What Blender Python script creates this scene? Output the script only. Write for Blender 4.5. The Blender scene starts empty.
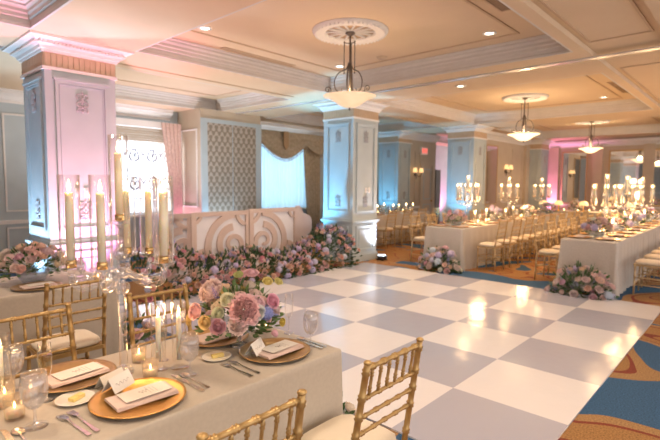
import bpy, math, random
from mathutils import Vector, Matrix
rnd = random.Random(7)
S = bpy.context.scene
COL = S.collection
PI = math.pi
def R(d): return math.radians(d)

# ---------------------------------------------------------------- materials
def mat(name, base=(.8, .8, .8), rough=.5, metal=0., **kw):
    m = bpy.data.materials.new(name); m.use_nodes = True
    b = m.node_tree.nodes['Principled BSDF']
    b.inputs['Base Color'].default_value = (*base, 1)
    b.inputs['Roughness'].default_value = rough
    b.inputs['Metallic'].default_value = metal
    for k, v in kw.items():
        k = k.replace('_', ' ')
        if isinstance(v, tuple) and len(v) == 3 and 'Radius' not in k: v = (*v, 1)
        b.inputs[k].default_value = v
    return m
def nd(m, t, **kw):
    n = m.node_tree.nodes.new(t)
    for k, v in kw.items(): setattr(n, k, v)
    return n
def lk(m, a, b): m.node_tree.links.new(a, b)
def noisy(m, c1, c2, scale=20., detail=3., bump=0., bscale=None, stretch=None):
    b = m.node_tree.nodes['Principled BSDF']
    tc = nd(m, 'ShaderNodeTexCoord'); mp = nd(m, 'ShaderNodeMapping')
    lk(m, tc.outputs['Object'], mp.inputs['Vector'])
    if stretch: mp.inputs['Scale'].default_value = stretch
    n = nd(m, 'ShaderNodeTexNoise'); n.inputs['Scale'].default_value = scale; n.inputs['Detail'].default_value = detail
    lk(m, mp.outputs[0], n.inputs['Vector'])
    r = nd(m, 'ShaderNodeValToRGB'); r.color_ramp.elements[0].position = .3; r.color_ramp.elements[1].position = .7
    r.color_ramp.elements[0].color = (*c1, 1); r.color_ramp.elements[1].color = (*c2, 1)
    lk(m, n.outputs['Fac'], r.inputs[0]); lk(m, r.outputs[0], b.inputs['Base Color'])
    if bump:
        n2 = nd(m, 'ShaderNodeTexNoise'); n2.inputs['Scale'].default_value = bscale or scale * 4
        lk(m, mp.outputs[0], n2.inputs['Vector'])
        bp = nd(m, 'ShaderNodeBump'); bp.inputs['Strength'].default_value = bump; bp.inputs['Distance'].default_value = .01
        lk(m, n2.outputs['Fac'], bp.inputs['Height']); lk(m, bp.outputs[0], b.inputs['Normal'])
    return m
def emis(m, col, s, sample=True):
    b = m.node_tree.nodes['Principled BSDF']
    b.inputs['Emission Color'].default_value = (*col, 1); b.inputs['Emission Strength'].default_value = s
    if not sample: m.cycles.emission_sampling = 'NONE'
    return m
def thin_glass(name, tint=(1, 1, 1), gloss=.9, base=.05, rough=.02, haze=0., hcol=(.9, .9, .95)):
    m = bpy.data.materials.new(name); m.use_nodes = True; nt = m.node_tree; nt.nodes.clear()
    o = nd(m, 'ShaderNodeOutputMaterial'); t = nd(m, 'ShaderNodeBsdfTransparent'); t.inputs[0].default_value = (*tint, 1)
    g = nd(m, 'ShaderNodeBsdfGlossy'); g.inputs['Roughness'].default_value = rough; g.inputs[0].default_value = (1, 1, 1, 1)
    lw = nd(m, 'ShaderNodeLayerWeight'); lw.inputs[0].default_value = .5
    pw = nd(m, 'ShaderNodeMath', operation='POWER'); pw.inputs[1].default_value = 3.
    mul = nd(m, 'ShaderNodeMath', operation='MULTIPLY_ADD'); mul.inputs[1].default_value = gloss; mul.inputs[2].default_value = base; mul.use_clamp = True
    lk(m, lw.outputs['Facing'], pw.inputs[0]); lk(m, pw.outputs[0], mul.inputs[0])
    mx = nd(m, 'ShaderNodeMixShader'); lk(m, mul.outputs[0], mx.inputs[0]); lk(m, t.outputs[0], mx.inputs[1]); lk(m, g.outputs[0], mx.inputs[2])
    out = mx
    if haze:
        tr = nd(m, 'ShaderNodeBsdfTranslucent'); tr.inputs[0].default_value = (*hcol, 1)
        df = nd(m, 'ShaderNodeBsdfDiffuse'); df.inputs[0].default_value = (*hcol, 1)
        ad = nd(m, 'ShaderNodeMixShader'); ad.inputs[0].default_value = .5; lk(m, tr.outputs[0], ad.inputs[1]); lk(m, df.outputs[0], ad.inputs[2])
        m2 = nd(m, 'ShaderNodeMixShader'); m2.inputs[0].default_value = haze
        lk(m, mx.outputs[0], m2.inputs[1]); lk(m, ad.outputs[0], m2.inputs[2]); out = m2
    lk(m, out.outputs[0], o.inputs[0]); return m
def sheer(name, col, trans=.15, diff=.4):
    m = bpy.data.materials.new(name); m.use_nodes = True; nt = m.node_tree; nt.nodes.clear()
    o = nd(m, 'ShaderNodeOutputMaterial')
    tr = nd(m, 'ShaderNodeBsdfTranslucent'); tr.inputs[0].default_value = (*col, 1)
    df = nd(m, 'ShaderNodeBsdfDiffuse'); df.inputs[0].default_value = (*col, 1)
    a = nd(m, 'ShaderNodeMixShader'); a.inputs[0].default_value = diff; lk(m, tr.outputs[0], a.inputs[1]); lk(m, df.outputs[0], a.inputs[2])
    t = nd(m, 'ShaderNodeBsdfTransparent'); b = nd(m, 'ShaderNodeMixShader'); b.inputs[0].default_value = trans
    lk(m, a.outputs[0], b.inputs[1]); lk(m, t.outputs[0], b.inputs[2]); lk(m, b.outputs[0], o.inputs[0]); return m
def objcol(name, rough=.6, trans=.25, vary=.25):
    """colour comes from the object, with a little mottling; slightly translucent petals / leaves"""
    m = bpy.data.materials.new(name); m.use_nodes = True; nt = m.node_tree
    b = nt.nodes['Principled BSDF']; o = nt.nodes['Material Output']
    oi = nd(m, 'ShaderNodeObjectInfo'); tc = nd(m, 'ShaderNodeTexCoord'); n = nd(m, 'ShaderNodeTexNoise')
    n.inputs['Scale'].default_value = 30.; lk(m, tc.outputs['Object'], n.inputs['Vector'])
    mr = nd(m, 'ShaderNodeMapRange'); mr.inputs[1].default_value = .3; mr.inputs[2].default_value = .7
    mr.inputs[3].default_value = 1 - vary; mr.inputs[4].default_value = 1 + vary * .5
    lk(m, n.outputs['Fac'], mr.inputs[0])
    vm = nd(m, 'ShaderNodeVectorMath', operation='SCALE'); lk(m, oi.outputs['Color'], vm.inputs[0]); lk(m, mr.outputs[0], vm.inputs['Scale'])
    lk(m, vm.outputs[0], b.inputs['Base Color']); b.inputs['Roughness'].default_value = rough
    tr = nd(m, 'ShaderNodeBsdfTranslucent'); lk(m, vm.outputs[0], tr.inputs[0])
    mx = nd(m, 'ShaderNodeMixShader'); mx.inputs[0].default_value = trans
    lk(m, b.outputs[0], mx.inputs[1]); lk(m, tr.outputs[0], mx.inputs[2]); lk(m, mx.outputs[0], o.inputs[0]); return m

M = {}
M['paint'] = noisy(mat('grey_blue_paint', rough=.5), (.45, .52, .55), (.50, .57, .60), 3)
M['ceil'] = noisy(mat('cream_ceiling', rough=.85), (.70, .54, .37), (.73, .57, .40), 2)
M['trim'] = noisy(mat('plaster_trim', rough=.6), (.78, .75, .73), (.83, .80, .77), 4)
M['crown'] = noisy(mat('shaded_crown_plaster', rough=.65), (.64, .60, .57), (.69, .65, .62), 4)  # shaded copy of the plaster trim, greyed for the unlit cornice
M['band'] = noisy(mat('fluted_cream', rough=.6), (.56, .41, .28), (.62, .47, .33), 6)
M['beige'] = noisy(mat('beige_wall_paint', rough=.6), (.56, .47, .36), (.60, .51, .40), 3)
M['line'] = mat('ceiling_line_trim', (.58, .42, .28), .7)
M['ornament'] = mat('plaster_ornament', (.48, .48, .50), .5)
M['dark'] = mat('black_metal', (.03, .03, .03), .4)
M['vent'] = mat('vent_brown', (.16, .09, .05), .6)
M['rail'] = mat('track_rail', (.85, .85, .88), .25, .6)
M['white'] = mat('white_plastic', (.85, .83, .80), .4)
M['cloth'] = noisy(mat('champagne_cloth', rough=.62, Sheen_Weight=.3), (.50, .43, .345), (.54, .465, .375), 60, 2, .15, 400, (1, 1, 1))
M['satin'] = noisy(mat('silver_champagne_cloth', rough=.5, Sheen_Weight=.3), (.49, .44, .39), (.54, .49, .44), 40, 2, .1, 300)
M['gold'] = noisy(mat('gold_paint', rough=.36, metal=.5), (.46, .29, .11), (.54, .36, .15), 30)
M['palegold'] = noisy(mat('pale_gold_paint', rough=.4, metal=.3), (.52, .37, .20), (.60, .44, .25), 30)
M['cushion'] = noisy(mat('ivory_cushion', rough=.8, Sheen_Weight=.3), (.80, .68, .52), (.84, .73, .57), 8)
M['charger'] = noisy(mat('gold_charger', rough=.32, metal=.7), (.72, .40, .12), (.80, .47, .16), 9, 4)
M['antique'] = noisy(mat('antique_gold_charger', rough=.34, metal=.7), (.44, .27, .12), (.66, .42, .18), 14, 5)
M['napkin'] = noisy(mat('blush_napkin', rough=.75, Sheen_Weight=.3), (.74, .55, .48), (.79, .60, .53), 50)
M['paper'] = mat('cream_card', (.86, .80, .72), .6)
M['ink'] = mat('grey_ink', (.62, .55, .50), .7)
M['goldleaf'] = mat('gold_leaf', (.85, .58, .16), .3, .6)
M['butter'] = noisy(mat('butter', rough=.4), (.80, .62, .18), (.86, .70, .28), 40)
M['china'] = mat('ivory_china', (.84, .78, .70), .25)
M['steel'] = mat('silver_cutlery', (.75, .70, .66), .2, 1.)
M['brass'] = mat('brass_cup', (.72, .50, .22), .25, 1.)
M['iron'] = mat('wrought_iron', (.16, .13, .11), .4, .6)
M['wax'] = mat('ivory_wax', (.97, .82, .66), .5, Subsurface_Weight=.8, Subsurface_Radius=(.035, .024, .015), Subsurface_Scale=1.)
M['wick'] = mat('wick', (.05, .04, .03), .9)
M['flame'] = emis(mat('candle_flame', (1, .7, .35)), (1, .62, .22), 14., False)
M['flame_far'] = emis(mat('candle_flame_far', (1, .7, .35)), (1, .68, .30), 16., False)
M['glass'] = thin_glass('clear_glass', (.99, .99, .99), 1., .02)
M['acrylic'] = thin_glass('clear_acrylic', (.95, .95, .97), .95, .09, .02, .06, (1, 1, 1))
M['water'] = thin_glass('iced_water', (.98, .98, .99), .3, .06, .1, .07, (1, 1, 1))
M['frost'] = thin_glass('frosted_goblet_glass', (.98, .98, .99), .95, .11, .04, .08, (1, .99, .99))
M['amberglass'] = thin_glass('votive_glass', (.99, .95, .90), .5, .05, .05, .10, (1, .86, .70))
M['wine'] = thin_glass('sparkling_wine', (.98, .92, .74), .2, .02)
M['vase'] = thin_glass('grey_glass_vase', (.86, .90, .94), .7, .08, .05, .25, (.75, .80, .85))
M['petal'] = objcol('petals', .6, .3, .12)
M['leaf'] = objcol('leaves', .5, .15, .45)
M['stem'] = mat('stems', (.10, .17, .06), .6)
M['shade'] = emis(mat('lamp_shade_fabric', (.85, .65, .40), .8), (1, .60, .25), .7)
M['bowl'] = emis(noisy(mat('alabaster_glass', rough=.3), (.82, .68, .48), (.90, .80, .62), 6, 5), (1, .72, .42), .28)
M['bowl_hot'] = emis(noisy(mat('alabaster_glass_bright', rough=.3), (.82, .68, .48), (.90, .80, .62), 6, 5), (1, .74, .40), 1.1)
M['bulb'] = emis(mat('downlight_bulb', (1, 1, 1)), (1, .85, .68), 5.)
M['led'] = emis(mat('led_face', (1, 1, 1)), (.7, .85, 1), 5.)
M['booth'] = noisy(mat('booth_blush_board', rough=.5), (.68, .52, .45), (.72, .56, .49), 4)
M['boothin'] = noisy(mat('booth_white_board', rough=.6), (.86, .83, .86), (.9, .87, .9), 4)
M['mirror'] = mat('mirror_glass', (.82, .82, .80), .03, 1.)
M['pane'] = thin_glass('window_pane', (.97, .98, 1), .3, .04)
M['sheer'] = sheer('sheer_curtain', (.93, .95, .98), .10, .3)
M['pinkdrape'] = noisy(mat('patterned_drape', rough=.85), (.60, .42, .38), (.76, .58, .52), 22, 5)
M['swag'] = noisy(mat('gold_damask_swag', rough=.75), (.42, .34, .24), (.58, .48, .35), 14, 4)
M['fringe'] = mat('swag_fringe', (.48, .33, .20), .9)
M['exit'] = emis(mat('exit_sign_face', (.7, .3, .25)), (.9, .40, .32), .25)
M['exitred'] = emis(mat('exit_letters', (.8, .05, .03)), (1, .05, .03), .8)
M['wood'] = noisy(mat('dark_opening', rough=.6), (.10, .08, .07), (.14, .11, .09), 4)

# wallpaper: damask lattice
m = mat('damask_wallpaper', rough=.6); b = m.node_tree.nodes['Principled BSDF']
tc = nd(m, 'ShaderNodeTexCoord'); sp = nd(m, 'ShaderNodeSeparateXYZ'); lk(m, tc.outputs['Object'], sp.inputs[0])
def mth(m, op, a, b=None, c=None):
    n = nd(m, 'ShaderNodeMath', operation=op)
    for i, v in enumerate((a, b, c)):
        if v is None: continue
        if isinstance(v, (int, float)): n.inputs[i].default_value = v
        else: lk(m, v, n.inputs[i])
    return n.outputs[0]
sx = mth(m, 'SINE', mth(m, 'MULTIPLY', sp.outputs[0], 42.)); sz = mth(m, 'SINE', mth(m, 'MULTIPLY', sp.outputs[2], 28.))
s2 = mth(m, 'SINE', mth(m, 'ADD', mth(m, 'MULTIPLY', sp.outputs[2], 56.), mth(m, 'MULTIPLY', sx, 1.5)))
v = mth(m, 'ADD', mth(m, 'MULTIPLY', sx, sz), mth(m, 'MULTIPLY', s2, .35))
nz = nd(m, 'ShaderNodeTexNoise'); nz.inputs['Scale'].default_value = 30; lk(m, tc.outputs['Object'], nz.inputs['Vector'])
v = mth(m, 'ADD', v, mth(m, 'MULTIPLY', nz.outputs['Fac'], .8))
rp = nd(m, 'ShaderNodeValToRGB'); rp.color_ramp.elements[0].position = .3; rp.color_ramp.elements[1].position = .55
rp.color_ramp.elements[0].color = (.27, .22, .17, 1); rp.color_ramp.elements[1].color = (.47, .41, .34, 1)
lk(m, v, rp.inputs[0]); lk(m, rp.outputs[0], b.inputs['Base Color']); M['paper_wall'] = m

# carpet
m = mat('swirl_carpet', rough=.95); b = m.node_tree.nodes['Principled BSDF']
tc = nd(m, 'ShaderNodeTexCoord'); n1 = nd(m, 'ShaderNodeTexNoise'); n1.inputs['Scale'].default_value = .5; n1.inputs['Detail'].default_value = .6; n1.inputs['Distortion'].default_value = 2.0
mpc = nd(m, 'ShaderNodeMapping'); mpc.inputs['Location'].default_value = (2.88, 9.66, 0); lk(m, tc.outputs['Object'], mpc.inputs[0])
lk(m, mpc.outputs[0], n1.inputs['Vector'])
r1 = nd(m, 'ShaderNodeValToRGB'); r1.color_ramp.interpolation = 'CONSTANT'
els = [(0, (.035, .10, .20)), (.37, (.33, .16, .05)), (.44, (.20, .035, .02)), (.452, (.34, .17, .055)), (.535, (.22, .04, .02)), (.548, (.36, .20, .08)), (.60, (.035, .10, .20)), (.70, (.025, .12, .26))]
cr = r1.color_ramp
cr.elements[0].position = 0; cr.elements[0].color = (*els[0][1], 1); cr.elements[1].position = els[1][0]; cr.elements[1].color = (*els[1][1], 1)
for p_, c_ in els[2:]:
    e = cr.elements.new(p_); e.color = (*c_, 1)
lk(m, n1.outputs['Fac'], r1.inputs[0])
n2 = nd(m, 'ShaderNodeTexNoise'); n2.inputs['Scale'].default_value = 90; n2.inputs['Detail'].default_value = 2; lk(m, tc.outputs['Object'], n2.inputs['Vector'])
mr = nd(m, 'ShaderNodeMapRange'); mr.inputs[1].default_value = .3; mr.inputs[2].default_value = .7; mr.inputs[3].default_value = .6; mr.inputs[4].default_value = 1.35; lk(m, n2.outputs['Fac'], mr.inputs[0])
vm = nd(m, 'ShaderNodeVectorMath', operation='SCALE'); lk(m, r1.outputs[0], vm.inputs[0]); lk(m, mr.outputs[0], vm.inputs['Scale'])
lk(m, vm.outputs[0], b.inputs['Base Color']); M['carpet'] = m

# checkered dance floor
TILE = .809; FX0, FX1, FY0, FY1 = 2.386, 7.24, .832, 5.686
m = mat('glossy_checker', rough=.13); b = m.node_tree.nodes['Principled BSDF']
tc = nd(m, 'ShaderNodeTexCoord'); ck = nd(m, 'ShaderNodeTexChecker'); ck.inputs['Scale'].default_value = 1 / TILE
mp = nd(m, 'ShaderNodeMapping'); mp.inputs['Location'].default_value = (-FX0 + TILE * 20, -FY0 + TILE * 20, .3); lk(m, tc.outputs['Object'], mp.inputs[0])
lk(m, mp.outputs[0], ck.inputs[0]); ck.inputs[1].default_value = (.82, .79, .80, 1); ck.inputs[2].default_value = (.46, .465, .55, 1)
nn = nd(m, 'ShaderNodeTexNoise'); nn.inputs['Scale'].default_value = 4.; nn.inputs['Detail'].default_value = 4; lk(m, tc.outputs['Object'], nn.inputs['Vector'])
bp = nd(m, 'ShaderNodeBump'); bp.inputs['Strength'].default_value = .22; bp.inputs['Distance'].default_value = .02
lk(m, nn.outputs['Fac'], bp.inputs['Height']); lk(m, bp.outputs[0], b.inputs['Normal']); lk(m, ck.outputs[0], b.inputs['Base Color'])
b.inputs['Specular IOR Level'].default_value = .6; M['checker'] = m

# ---------------------------------------------------------------- mesh building
class MB:
    def __init__(s): s.v = []; s.f = []; s.sm = []
    def add(s, vs, fs, smooth=False):
        o = len(s.v); s.v += [tuple(v) for v in vs]; s.f += [tuple(i + o for i in f) for f in fs]; s.sm += [smooth] * len(fs); return s
    def box(s, a, b):
        x0, y0, z0 = a; x1, y1, z1 = b
        v = [(x0, y0, z0), (x1, y0, z0), (x1, y1, z0), (x0, y1, z0), (x0, y0, z1), (x1, y0, z1), (x1, y1, z1), (x0, y1, z1)]
        return s.add(v, [(0, 3, 2, 1), (4, 5, 6, 7), (0, 1, 5, 4), (1, 2, 6, 5), (2, 3, 7, 6), (3, 0, 4, 7)])
    def lathe(s, prof, seg=20, c=(0, 0, 0), closed=False, smooth=True):
        """prof: list of (r,z); ends with r==0 are closed as points"""
        n = len(prof); vs = []; fs = []
        for r, z in prof:
            for k in range(seg):
                a = 2 * PI * k / seg; vs.append((c[0] + r * math.cos(a), c[1] + r * math.sin(a), c[2] + z))
        rng = range(n if closed else n - 1)
        for i in rng:
            j = (i + 1) % n
            for k in range(seg):
                l = (k + 1) % seg; fs.append((i * seg + k, i * seg + l, j * seg + l, j * seg + k))
        return s.add(vs, fs, smooth)
    def tube(s, pts, rad, seg=8, smooth=True, cap=True):
        pts = [Vector(p) for p in pts]; n = len(pts)
        if not isinstance(rad, (list, tuple)): rad = [rad] * n
        t0 = (pts[1] - pts[0]).normalized(); up = Vector((0, 0, 1)) if abs(t0.z) < .9 else Vector((1, 0, 0))
        x = t0.cross(up).normalized(); vs = []; fs = []
        for i, p in enumerate(pts):
            t = (pts[min(i + 1, n - 1)] - pts[max(i - 1, 0)]).normalized()
            x = (x - t * x.dot(t)).normalized(); y = t.cross(x)
            for k in range(seg):
                a = 2 * PI * k / seg; q = p + (x * math.cos(a) + y * math.sin(a)) * rad[i]; vs.append(q)
        for i in range(n - 1):
            for k in range(seg):
                l = (k + 1) % seg; fs.append((i * seg + k, i * seg + l, (i + 1) * seg + l, (i + 1) * seg + k))
        if cap: fs.append(tuple(range(seg - 1, -1, -1))); fs.append(tuple((n - 1) * seg + k for k in range(seg)))
        return s.add(vs, fs, smooth)
    def ball(s, c, r, seg=10, rings=6, sc=(1, 1, 1)):
        prof = [(math.sin(PI * i / rings) * r, -math.cos(PI * i / rings) * r) for i in range(rings + 1)]
        o = len(s.v); s.lathe(prof, seg)
        for i in range(o, len(s.v)):
            x, y, z = s.v[i]; s.v[i] = (c[0] + x * sc[0], c[1] + y * sc[1], c[2] + z * sc[2])
        return s
    def prism(s, poly, z0, z1, ax='z'):
        """poly of 2-D points extruded; ax z: (x,y); ax y: (x,z) extruded along y"""
        n = len(poly); f = (lambda p, h: (p[0], p[1], h)) if ax == 'z' else (lambda p, h: (p[0], h, p[1]))
        vs = [f(p, z0) for p in poly] + [f(p, z1) for p in poly]
        fs = [tuple(range(n - 1, -1, -1)), tuple(range(n, 2 * n))] + [(i, (i + 1) % n, n + (i + 1) % n, n + i) for i in range(n)]
        return s.add(vs, fs)
    def ribbon(s, pts, wid, y0, y1):
        """flat strip following 2-D pts in the xz plane, thickness y0..y1"""
        n = len(pts); L = []; Rr = []
        if not isinstance(wid, (list, tuple)): wid = [wid] * n
        for i in range(n):
            a = pts[max(i - 1, 0)]; b = pts[min(i + 1, n - 1)]; dx, dz = b[0] - a[0], b[1] - a[1]; l = math.hypot(dx, dz) or 1
            nx, nz = -dz / l, dx / l; w = wid[i] / 2
            L.append((pts[i][0] + nx * w, pts[i][1] + nz * w)); Rr.append((pts[i][0] - nx * w, pts[i][1] - nz * w))
        vs = []; fs = []
        for i in range(n): vs += [(L[i][0], y0, L[i][1]), (Rr[i][0], y0, Rr[i][1]), (Rr[i][0], y1, Rr[i][1]), (L[i][0], y1, L[i][1])]
        for i in range(n - 1):
            a, b = i * 4, i * 4 + 4
            for k in range(4): fs.append((a + k, a + (k + 1) % 4, b + (k + 1) % 4, b + k))
        fs += [(3, 2, 1, 0), tuple((n - 1) * 4 + k for k in range(4))]
        return s.add(vs, fs)
    def loop(s, rect, prof, z=0):
        """sweep profile [(inset, z)] round a rectangle x0,y0,x1,y1"""
        x0, y0, x1, y1 = rect; n = len(prof); vs = []; fs = []
        for i, h in prof: vs += [(x0 + i, y0 + i, z + h), (x1 - i, y0 + i, z + h), (x1 - i, y1 - i, z + h), (x0 + i, y1 - i, z + h)]
        for k in range(n):
            l = (k + 1) % n
            for q in range(4): fs.append((k * 4 + q, k * 4 + (q + 1) % 4, l * 4 + (q + 1) % 4, l * 4 + q))
        return s.add(vs, fs)
    def mesh(s, name, m):
        me = bpy.data.meshes.new(name); me.from_pydata(s.v, [], s.f); me.polygons.foreach_set('use_smooth', s.sm)
        me.materials.append(m); me.update(); return me
    def ob(s, name, m, parent=None, loc=None, rz=0, color=None): return mk(name, s.mesh(name, m), parent, loc, rz, color)

def mk(name, me, parent=None, loc=None, rz=0, color=None):
    o = bpy.data.objects.new(name, me); COL.objects.link(o)
    if parent: o.parent = parent
    if loc: o.location = loc
    if rz: o.rotation_euler.z = rz
    if color: o.color = (*color, 1)
    return o
def tag(o, label, cat, group=None):
    o['label'] = label; o['category'] = cat
    if group: o['group'] = group
    return o
def struct(o): o['kind'] = 'structure'; return o
def thing(name, label, cat, loc=(0, 0, 0), rz=0, group=None):
    o = bpy.data.objects.new(name, None); COL.objects.link(o); o.location = loc; o.rotation_euler = (0, 0, rz); o.empty_display_size = .1
    return tag(o, label, cat, group)
CH = {}
def kids(o):
    return list(o.children)
def dup(root, loc, rz, label, group=None):
    r = root.copy(); COL.objects.link(r); r.location = loc; r.rotation_euler = (0, 0, rz); r['label'] = label
    if group: r['group'] = group
    for c in root.children:
        d = c.copy(); COL.objects.link(d); d.parent = r
        for g in c.children:
            e = g.copy(); COL.objects.link(e); e.parent = d
    return r
ORD = ['first', 'second', 'third', 'fourth', 'fifth', 'sixth', 'seventh', 'eighth', 'ninth', 'tenth', 'eleventh', 'twelfth', 'thirteenth', 'fourteenth']

# ---------------------------------------------------------------- room shell
ZC, ZS = 3.40, 3.15           # ceiling panels, beam soffits
def B(name, a, b, m, par=None): return MB().box(a, b).ob(name, M[m], par)
struct(B('floor', (-5, -4, -.08), (19.5, 10.4, 0), 'carpet'))
struct(B('dance_floor', (FX0, FY0, .0005), (FX1, FY1, .012), 'checker'))
struct(B('ceiling', (-5, -4, ZC), (19.5, 10.4, ZC + .15), 'ceil'))
# beams along X
for (y0, y1, z) in ((5.78, 6.75, ZS), (9.25, 10.4, ZS)): struct(B('ceiling_beam', (-5, y0, z), (19.5, y1, ZC), 'ceil'))
struct(B('ceiling_beam', (-5, 1.64, ZS), (19.5, 1.77, ZC), 'ceil'))
struct(B('ceiling_beam', (-5, -.2, ZS), (19.5, .85, ZC), 'ceil'))
struct(B('ceiling_beam', (-5, .85, ZS + .06), (19.5, 1.64, ZC), 'ceil'))
cross = ((1.64, 2.75), (6.27, 7.66), (12.0, 13.25), (17.2, 18.2))
segs_y = ((-4, -.2), (1.77, 5.78), (6.75, 9.25))
for x0, x1 in cross:
    for y0, y1 in segs_y:
        struct(B('ceiling_beam', (x0, y0, ZS + (.0 if y0 != .85 else .03)), (x1, y1, ZC), 'ceil'))
CORN = [(0, -.25), (.022, -.25), (.022, -.225), (.012, -.21), (.012, -.165), (.03, -.155), (.03, -.12), (.045, -.105), (.045, -.075), (.07, -.05), (.07, -.03), (.1, -.015), (.1, 0), (0, 0)]
cells_x = ((-3.4, 1.64), (2.75, 6.27), (7.66, 12.0), (13.25, 17.2), (18.2, 19.2)); cells_y = ((1.77, 5.78), (6.75, 9.25))
tn = [0]
def trim(mb, m='trim', par=None):
    tn[0] += 1; return struct(mb.ob('trim_%d' % tn[0], M[m], par))
for x0, x1 in cells_x:
    for y0, y1 in cells_y:
        trim(MB().loop((x0, y0, x1, y1), CORN, ZC), 'crown')
        if x1 - x0 > 2: trim(MB().loop((x0 + .36, y0 + .52, x1 - .36, y1 - .52), [(0, -.012), (.03, -.012), (.03, 0), (0, 0)], ZC), 'line')
    trim(MB().loop((x0 + .1, .95, x1 - .1, 1.58), [(0, -.012), (.025, -.012), (.025, 0), (0, 0)], ZS + .06), 'line')
# soffit line on the back edge of the column beam, and the partition track
for x0, x1 in ((2.75, 6.0), (8.0, 11.8)): trim(MB().box((x0 - .1, 6.5, ZS - .012), (x1 + .1, 6.53, ZS)), 'line')
tr = MB().box((6.63, -4, ZS - .02), (6.73, 9.2, ZS)); trim(tr, 'rail')

# walls
YW = 9.95
struct(B('wall_window', (-5, YW, 0), (4.05, YW + .15, ZC), 'paint'))
struct(B('wall_window', (5.62, YW, 0), (7.5, YW + .15, ZC), 'paint'))
struct(B('wall_window', (9.85, YW, 0), (12, YW + .15, ZC), 'paint'))
for x0, x1 in ((4.05, 5.62), (7.5, 9.85)):
    struct(B('wall_window', (x0, YW, 0), (x1, YW + .15, .85), 'paint')); struct(B('wall_window', (x0, YW, 2.85), (x1, YW + .15, ZC), 'paint'))
struct(B('wall_alcove', (12.7, 8.2, 0), (14.25, 8.35, ZC), 'beige'))
struct(B('wall_alcove', (12.5, 8.6, 0), (12.65, YW, ZC), 'beige'))
struct(B('wall_hall', (12, YW, 0), (19.5, YW + .15, ZC), 'paint'))
struct(B('wall_sconce', (13.9, 6.3, 0), (19.0, 6.45, ZC), 'beige'))
struct(B('wall_mirror', (19.0, -4, 0), (19.15, 6.3, ZC), 'beige'))
struct(B('wall_entry', (-5.15, -4, 0), (-5, 10.1, ZC), 'paint'))
f = MB()
for k in range(9):
    for z0_, z1_ in ((1.0, 2.75), (.2, .72)):
        y_ = -3.6 + k * 1.5
        for a, b in (((-5, y_, z0_), (-4.98, y_ + 1.2, z0_ + .03)), ((-5, y_, z1_ - .03), (-4.98, y_ + 1.2, z1_)), ((-5, y_, z0_), (-4.98, y_ + .03, z1_)), ((-5, y_ + 1.17, z0_), (-4.98, y_ + 1.2, z1_))): f.box(a, b)
trim(f, 'trim')
# projecting wallpapered block with its frame
blk = struct(B('wall_block', (5.7, 9.02, 0), (7.36, YW, ZS), 'beige'))
struct(B('wallpaper_panel', (5.86, 9.0, .3), (7.2, 9.02, 2.86), 'paper_wall', blk))
for a, b in (((5.7, 8.99, .0), (5.86, 9.02, 2.95)), ((7.2, 8.99, .0), (7.36, 9.02, 2.95)), ((5.86, 8.99, 2.86), (7.2, 9.02, 2.95)), ((6.52, 8.995, .3), (6.535, 9.02, 2.86))):
    trim(MB().box(a, b), 'paint')
# panel mouldings on walls (frames of raised strip)
def frame_xz(mb, x0, x1, z0, z1, y, d=.02, w=.03):
    """rectangular raised frame on a wall facing -Y"""
    for a, b in (((x0, y - d, z0), (x1, y, z0 + w)), ((x0, y - d, z1 - w), (x1, y, z1)), ((x0, y - d, z0 + w), (x0 + w, y, z1 - w)), ((x1 - w, y - d, z0 + w), (x1, y, z1 - w))): mb.box(a, b)
def frame_yz(mb, y0, y1, z0, z1, x, d=.02, w=.03):
    for a, b in (((x - d, y0, z0), (x, y1, z0 + w)), ((x - d, y0, z1 - w), (x, y1, z1)), ((x - d, y0, z0 + w), (x, y0 + w, z1 - w)), ((x - d, y1 - w, z0 + w), (x, y1, z1 - w))): mb.box(a, b)
f = MB()
for x0, x1 in ((-1.6, -.5), (-.3, .8), (1.0, 2.1), (2.3, 3.4)):
    frame_xz(f, x0, x1, 1.0, 2.75, YW); frame_xz(f, x0, x1, .2, .72, YW)
trim(f, 'trim')
f = MB(); frame_yz(f, 9.14, 9.8, 1.0, 2.72, 5.7); frame_yz(f, 9.14, 9.8, .2, .75, 5.7); trim(f, 'trim')
f = MB(); frame_xz(f, 12.95, 13.25, 1.0, 2.6, 8.2); frame_xz(f, 12.95, 13.25, .2, .72, 8.2); trim(f, 'beige')
f = MB()
for x0, x1 in ((16.0, 16.9), (18.0, 18.6)): frame_xz(f, x0, x1, 1.0, 2.75, 6.3); frame_xz(f, x0, x1, .2, .72, 6.3)
trim(f, 'beige')
# wall cornices (crown) and chair rails
def crown_x(x0, x1, y, z1=ZS, h=.22, p=.2):
    pr = [(0, 0), (-.03, 0), (-.03, .05), (-.06, .06), (-.10, .11), (-.17, .15), (-.17, .19), (-p, .2), (-p, h), (0, h)]
    n = len(pr); vs = [(x0, y + a, z1 - h + b) for a, b in pr] + [(x1, y + a, z1 - h + b) for a, b in pr]
    return MB().add(vs, [(i, (i + 1) % n, n + (i + 1) % n, n + i) for i in range(n)] + [tuple(range(n)), tuple(range(2 * n - 1, n - 1, -1))])
def crown_y(y0, y1, x, z1=ZS, h=.22, p=.2):
    mb = crown_x(0, 1, 0, z1, h, p); mb.v = [(x + v[1], y0 + v[0] * (y1 - y0), v[2]) for v in mb.v]; return mb
trim(crown_x(-5, 5.5, YW)); trim(crown_x(7.36, 12, YW))
trim(crown_x(12, 14.25, 8.2)); trim(crown_x(12.9, 19, 6.3)); trim(crown_y(-4, 6.3, 19))
for a, b in (((-5, YW - .03, .78), (4.0, YW, .85)), ((12.8, 8.17, .78), (13.26, 8.2, .85)), ((15.7, 6.27, .78), (19, 6.3, .85)), ((18.97, -4, .78), (19, 6.27, .85))): trim(MB().box(a, b), 'trim')
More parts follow.
